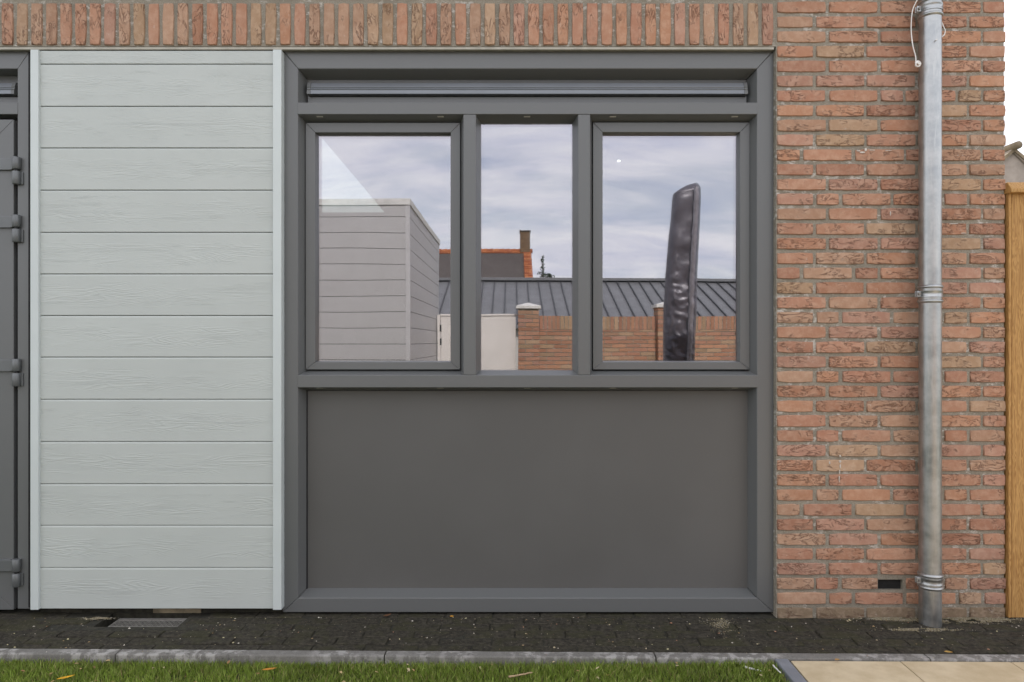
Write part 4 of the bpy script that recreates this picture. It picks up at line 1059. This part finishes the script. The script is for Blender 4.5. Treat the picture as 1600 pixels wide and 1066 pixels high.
# trees beyond the garage
m_leaf, nt__, N_, L__, b_l = nodes('leaf_green')
a_ = N_.new('ShaderNodeAttribute'); a_.attribute_name = 'tone'; L__.new(a_.outputs['Color'], b_l.inputs['Base Color']); b_l.inputs['Roughness'].default_value = .7; M['leaf'] = m_leaf
def tree(label, x, t, blobs, seed):
    r = random.Random(seed); y = RY(t); tr_ = thing('tree', label, 'tree', (x, y, -.1))
    top = max(bz + rz for _, bz, _, rz, _ in blobs)
    b = MB(); b.tube([(x, y, -.1), (x + .05, y, top * .5), (x, y, top - .3)], [.16, .09, .02], 7)
    for bx, bz, rx, rz, nn in blobs:
        for _ in range(4): b.tube([(x, y, bz - rz * r.uniform(.2, .9)), (bx + r.uniform(-.5, .5) * rx, y + r.uniform(-.5, .5) * rx, bz + r.uniform(-.4, .7) * rz)], [.035, .012], 5)
    b.mesh('trunk', 'bark', tr_)
    vs = []; fs = []; tn = []
    for bx, bz, rx, rz, nn in blobs:
        for _ in range(nn):
            while True:
                p = Vector((r.uniform(-1, 1), r.uniform(-1, 1), r.uniform(-1, 1)))
                if p.length < 1 and mnoise.noise(p * 2.3 + Vector((bx, bz, seed))) > -.18: break
            c = Vector((bx + p.x * rx * (1 - .5 * max(p.z, 0)), y + p.y * rx, bz + p.z * rz)); s = r.uniform(.05, .11)
            u = Vector((r.gauss(0, 1), r.gauss(0, 1), r.gauss(0, 1))).normalized() * s; w = u.orthogonal().normalized() * s * .6; n = len(vs)
            vs += [tuple(c - u), tuple(c + w), tuple(c + u), tuple(c - w)]; fs.append((n, n + 1, n + 2, n + 3)); q = r.uniform(.6, 1.2); tn += [(.055 * q, .085 * q, .035 * q)] * 4
    mk('crown', vs, fs, 'leaf', tr_, tones=tn)
tq = 55
tree('slender tree tip rising behind the metal roof mirrored in the middle pane', RX(849, tq), tq, [(RX(848.5, tq), RZ(414, tq), .22, .85, 55), (RX(847, tq), RZ(428, tq), .38, .55, 55), (RX(849.3, tq), RZ(404, tq), .08, .4, 16), (RX(852, tq), RZ(434, tq), .35, .4, 45), (RX(849, tq), 4.5, 1.2, 1.6, 700)], 3)
tree('low round tree crown behind the metal roof mirrored beside the slender tree', RX(862, tq), tq + 1, [(RX(862, tq), RZ(432, tq), .36, .32, 70), (RX(858, tq), RZ(430, tq), .3, .25, 45), (RX(860, tq), 4.4, 1.3, 1.6, 700)], 6)

# covered parasol
def parasol():
    t = 5.5; y = RY(t)
    prof = [(286, 1072, 1088), (289, 1062, 1091), (295, 1054.5, 1093), (310, 1053, 1093), (340, 1051, 1092), (370, 1047.5, 1090.5), (400, 1045, 1089), (440, 1042, 1087), (480, 1040, 1086), (520, 1039, 1084.5), (562, 1038, 1083), (600, 1037, 1082), (640, 1038, 1081), (655, 1044, 1075)]
    pa = thing('covered_parasol', 'closed parasol in a shiny dark grey cover mirrored in the right pane', 'parasol', (RX(1060, t), y, 0))
    rows = []; NZ = 170; n = 84
    zs = [(RZ(p, t), RX(l, t), RX(r_, t)) for p, l, r_ in prof]
    def at(z_):
        for (za, la, ra), (zb, lb, rb) in zip(zs[:-1], zs[1:]):
            if zb <= z_ <= za: k = (za - z_) / max(1e-6, za - zb); return la + (lb - la) * k, ra + (rb - ra) * k
        return zs[-1][1:]
    ztop, zbot = zs[0][0], zs[-1][0]
    vs = []; fs = []
    for i in range(NZ + 1):
        u = i / NZ; z_ = ztop + (zbot - ztop) * u; l, r_ = at(z_); cx = (l + r_) / 2; hx = (r_ - l) / 2 * 1.05; hy = hx * .72
        for k in range(n):
            a = 2 * math.pi * k / n; ca, sa = math.cos(a), math.sin(a); e = .62
            px = math.copysign(abs(ca) ** e, ca) * hx; py = math.copysign(abs(sa) ** e, sa) * hy
            # creases of the cover: slanted folds that die out at the seams
            q1 = mnoise.noise(Vector((px * 6 + z_ * 4, sa * .8 + 3, z_ * 8 - px * 7)))
            q2 = mnoise.noise(Vector((px * 15 - z_ * 6, sa * 1.5, z_ * 15 + px * 9)))
            q3 = mnoise.noise(Vector((px * 30 + z_ * 14, sa * 2, z_ * 26 - px * 12)))
            fold = q1 * .017 + (1 - abs(q2) * 2.2) * .010 * min(1, max(0, (2.0 - z_) / .5)) + q3 * .0025 - .004
            ridge = 0.0
            amp = .35 + .65 * min(1, max(0, (2.2 - z_) / .7))
            w = 1 - .55 * abs(ca) ** 6
            f = (fold + ridge) * amp * w * (1 - .75 * max(0, 1 - abs(px / hx - .55) / .22))
            vs.append((cx + px + ca * f * .25, y + py + sa * f * 1.25, z_ + (px - hx) * .28 * max(0, 1 - u * 14)))
    for i in range(NZ):
        for k in range(n): fs.append((i * n + (k + 1) % n, i * n + k, (i + 1) * n + k, (i + 1) * n + (k + 1) % n))
    fs += [tuple(range(n)), tuple(reversed(range(NZ * n, (NZ + 1) * n)))]
    mk('cover', vs, fs, 'cover', pa, smooth=True)
    vs = []; fs = []; m = 70                                     # zip flap down the right of the face, highlight painted as a paler tone
    for i in range(m + 1):
        z_ = ztop - .05 + (zbot + .05 - ztop) * i / m; l, r_ = at(z_); hx = (r_ - l) / 2; cx = (l + r_) / 2 + hx * .52; yy = y + hx * .76 + .018
        wv = mnoise.noise(Vector((z_ * 14, 1, 2))) * .006 + mnoise.noise(Vector((z_ * 40, 5, 2))) * .003
        for d_, dy in ((-.020, -.004), (-.014, .010), (0, .014), (.014, .010), (.020, -.004)): vs.append((cx + d_ + wv, yy + dy + wv * .8, z_))
    for i in range(m):
        for k in range(4): q = i * 5 + k; fs.append((q, q + 1, q + 6, q + 5))
    mk('zip_flap', vs, fs, 'cover_flap_shine', pa, smooth=True)
    lathe('pole', [(.024, .03), (.024, zbot + .05)], RX(1060, t), y, 'anthracite_metal', pa, 20)
    box('base', RX(1060, t) - .35, RX(1060, t) + .35, y - .35, y + .35, .006, .07, 'anthracite_metal', pa, .012)
parasol()
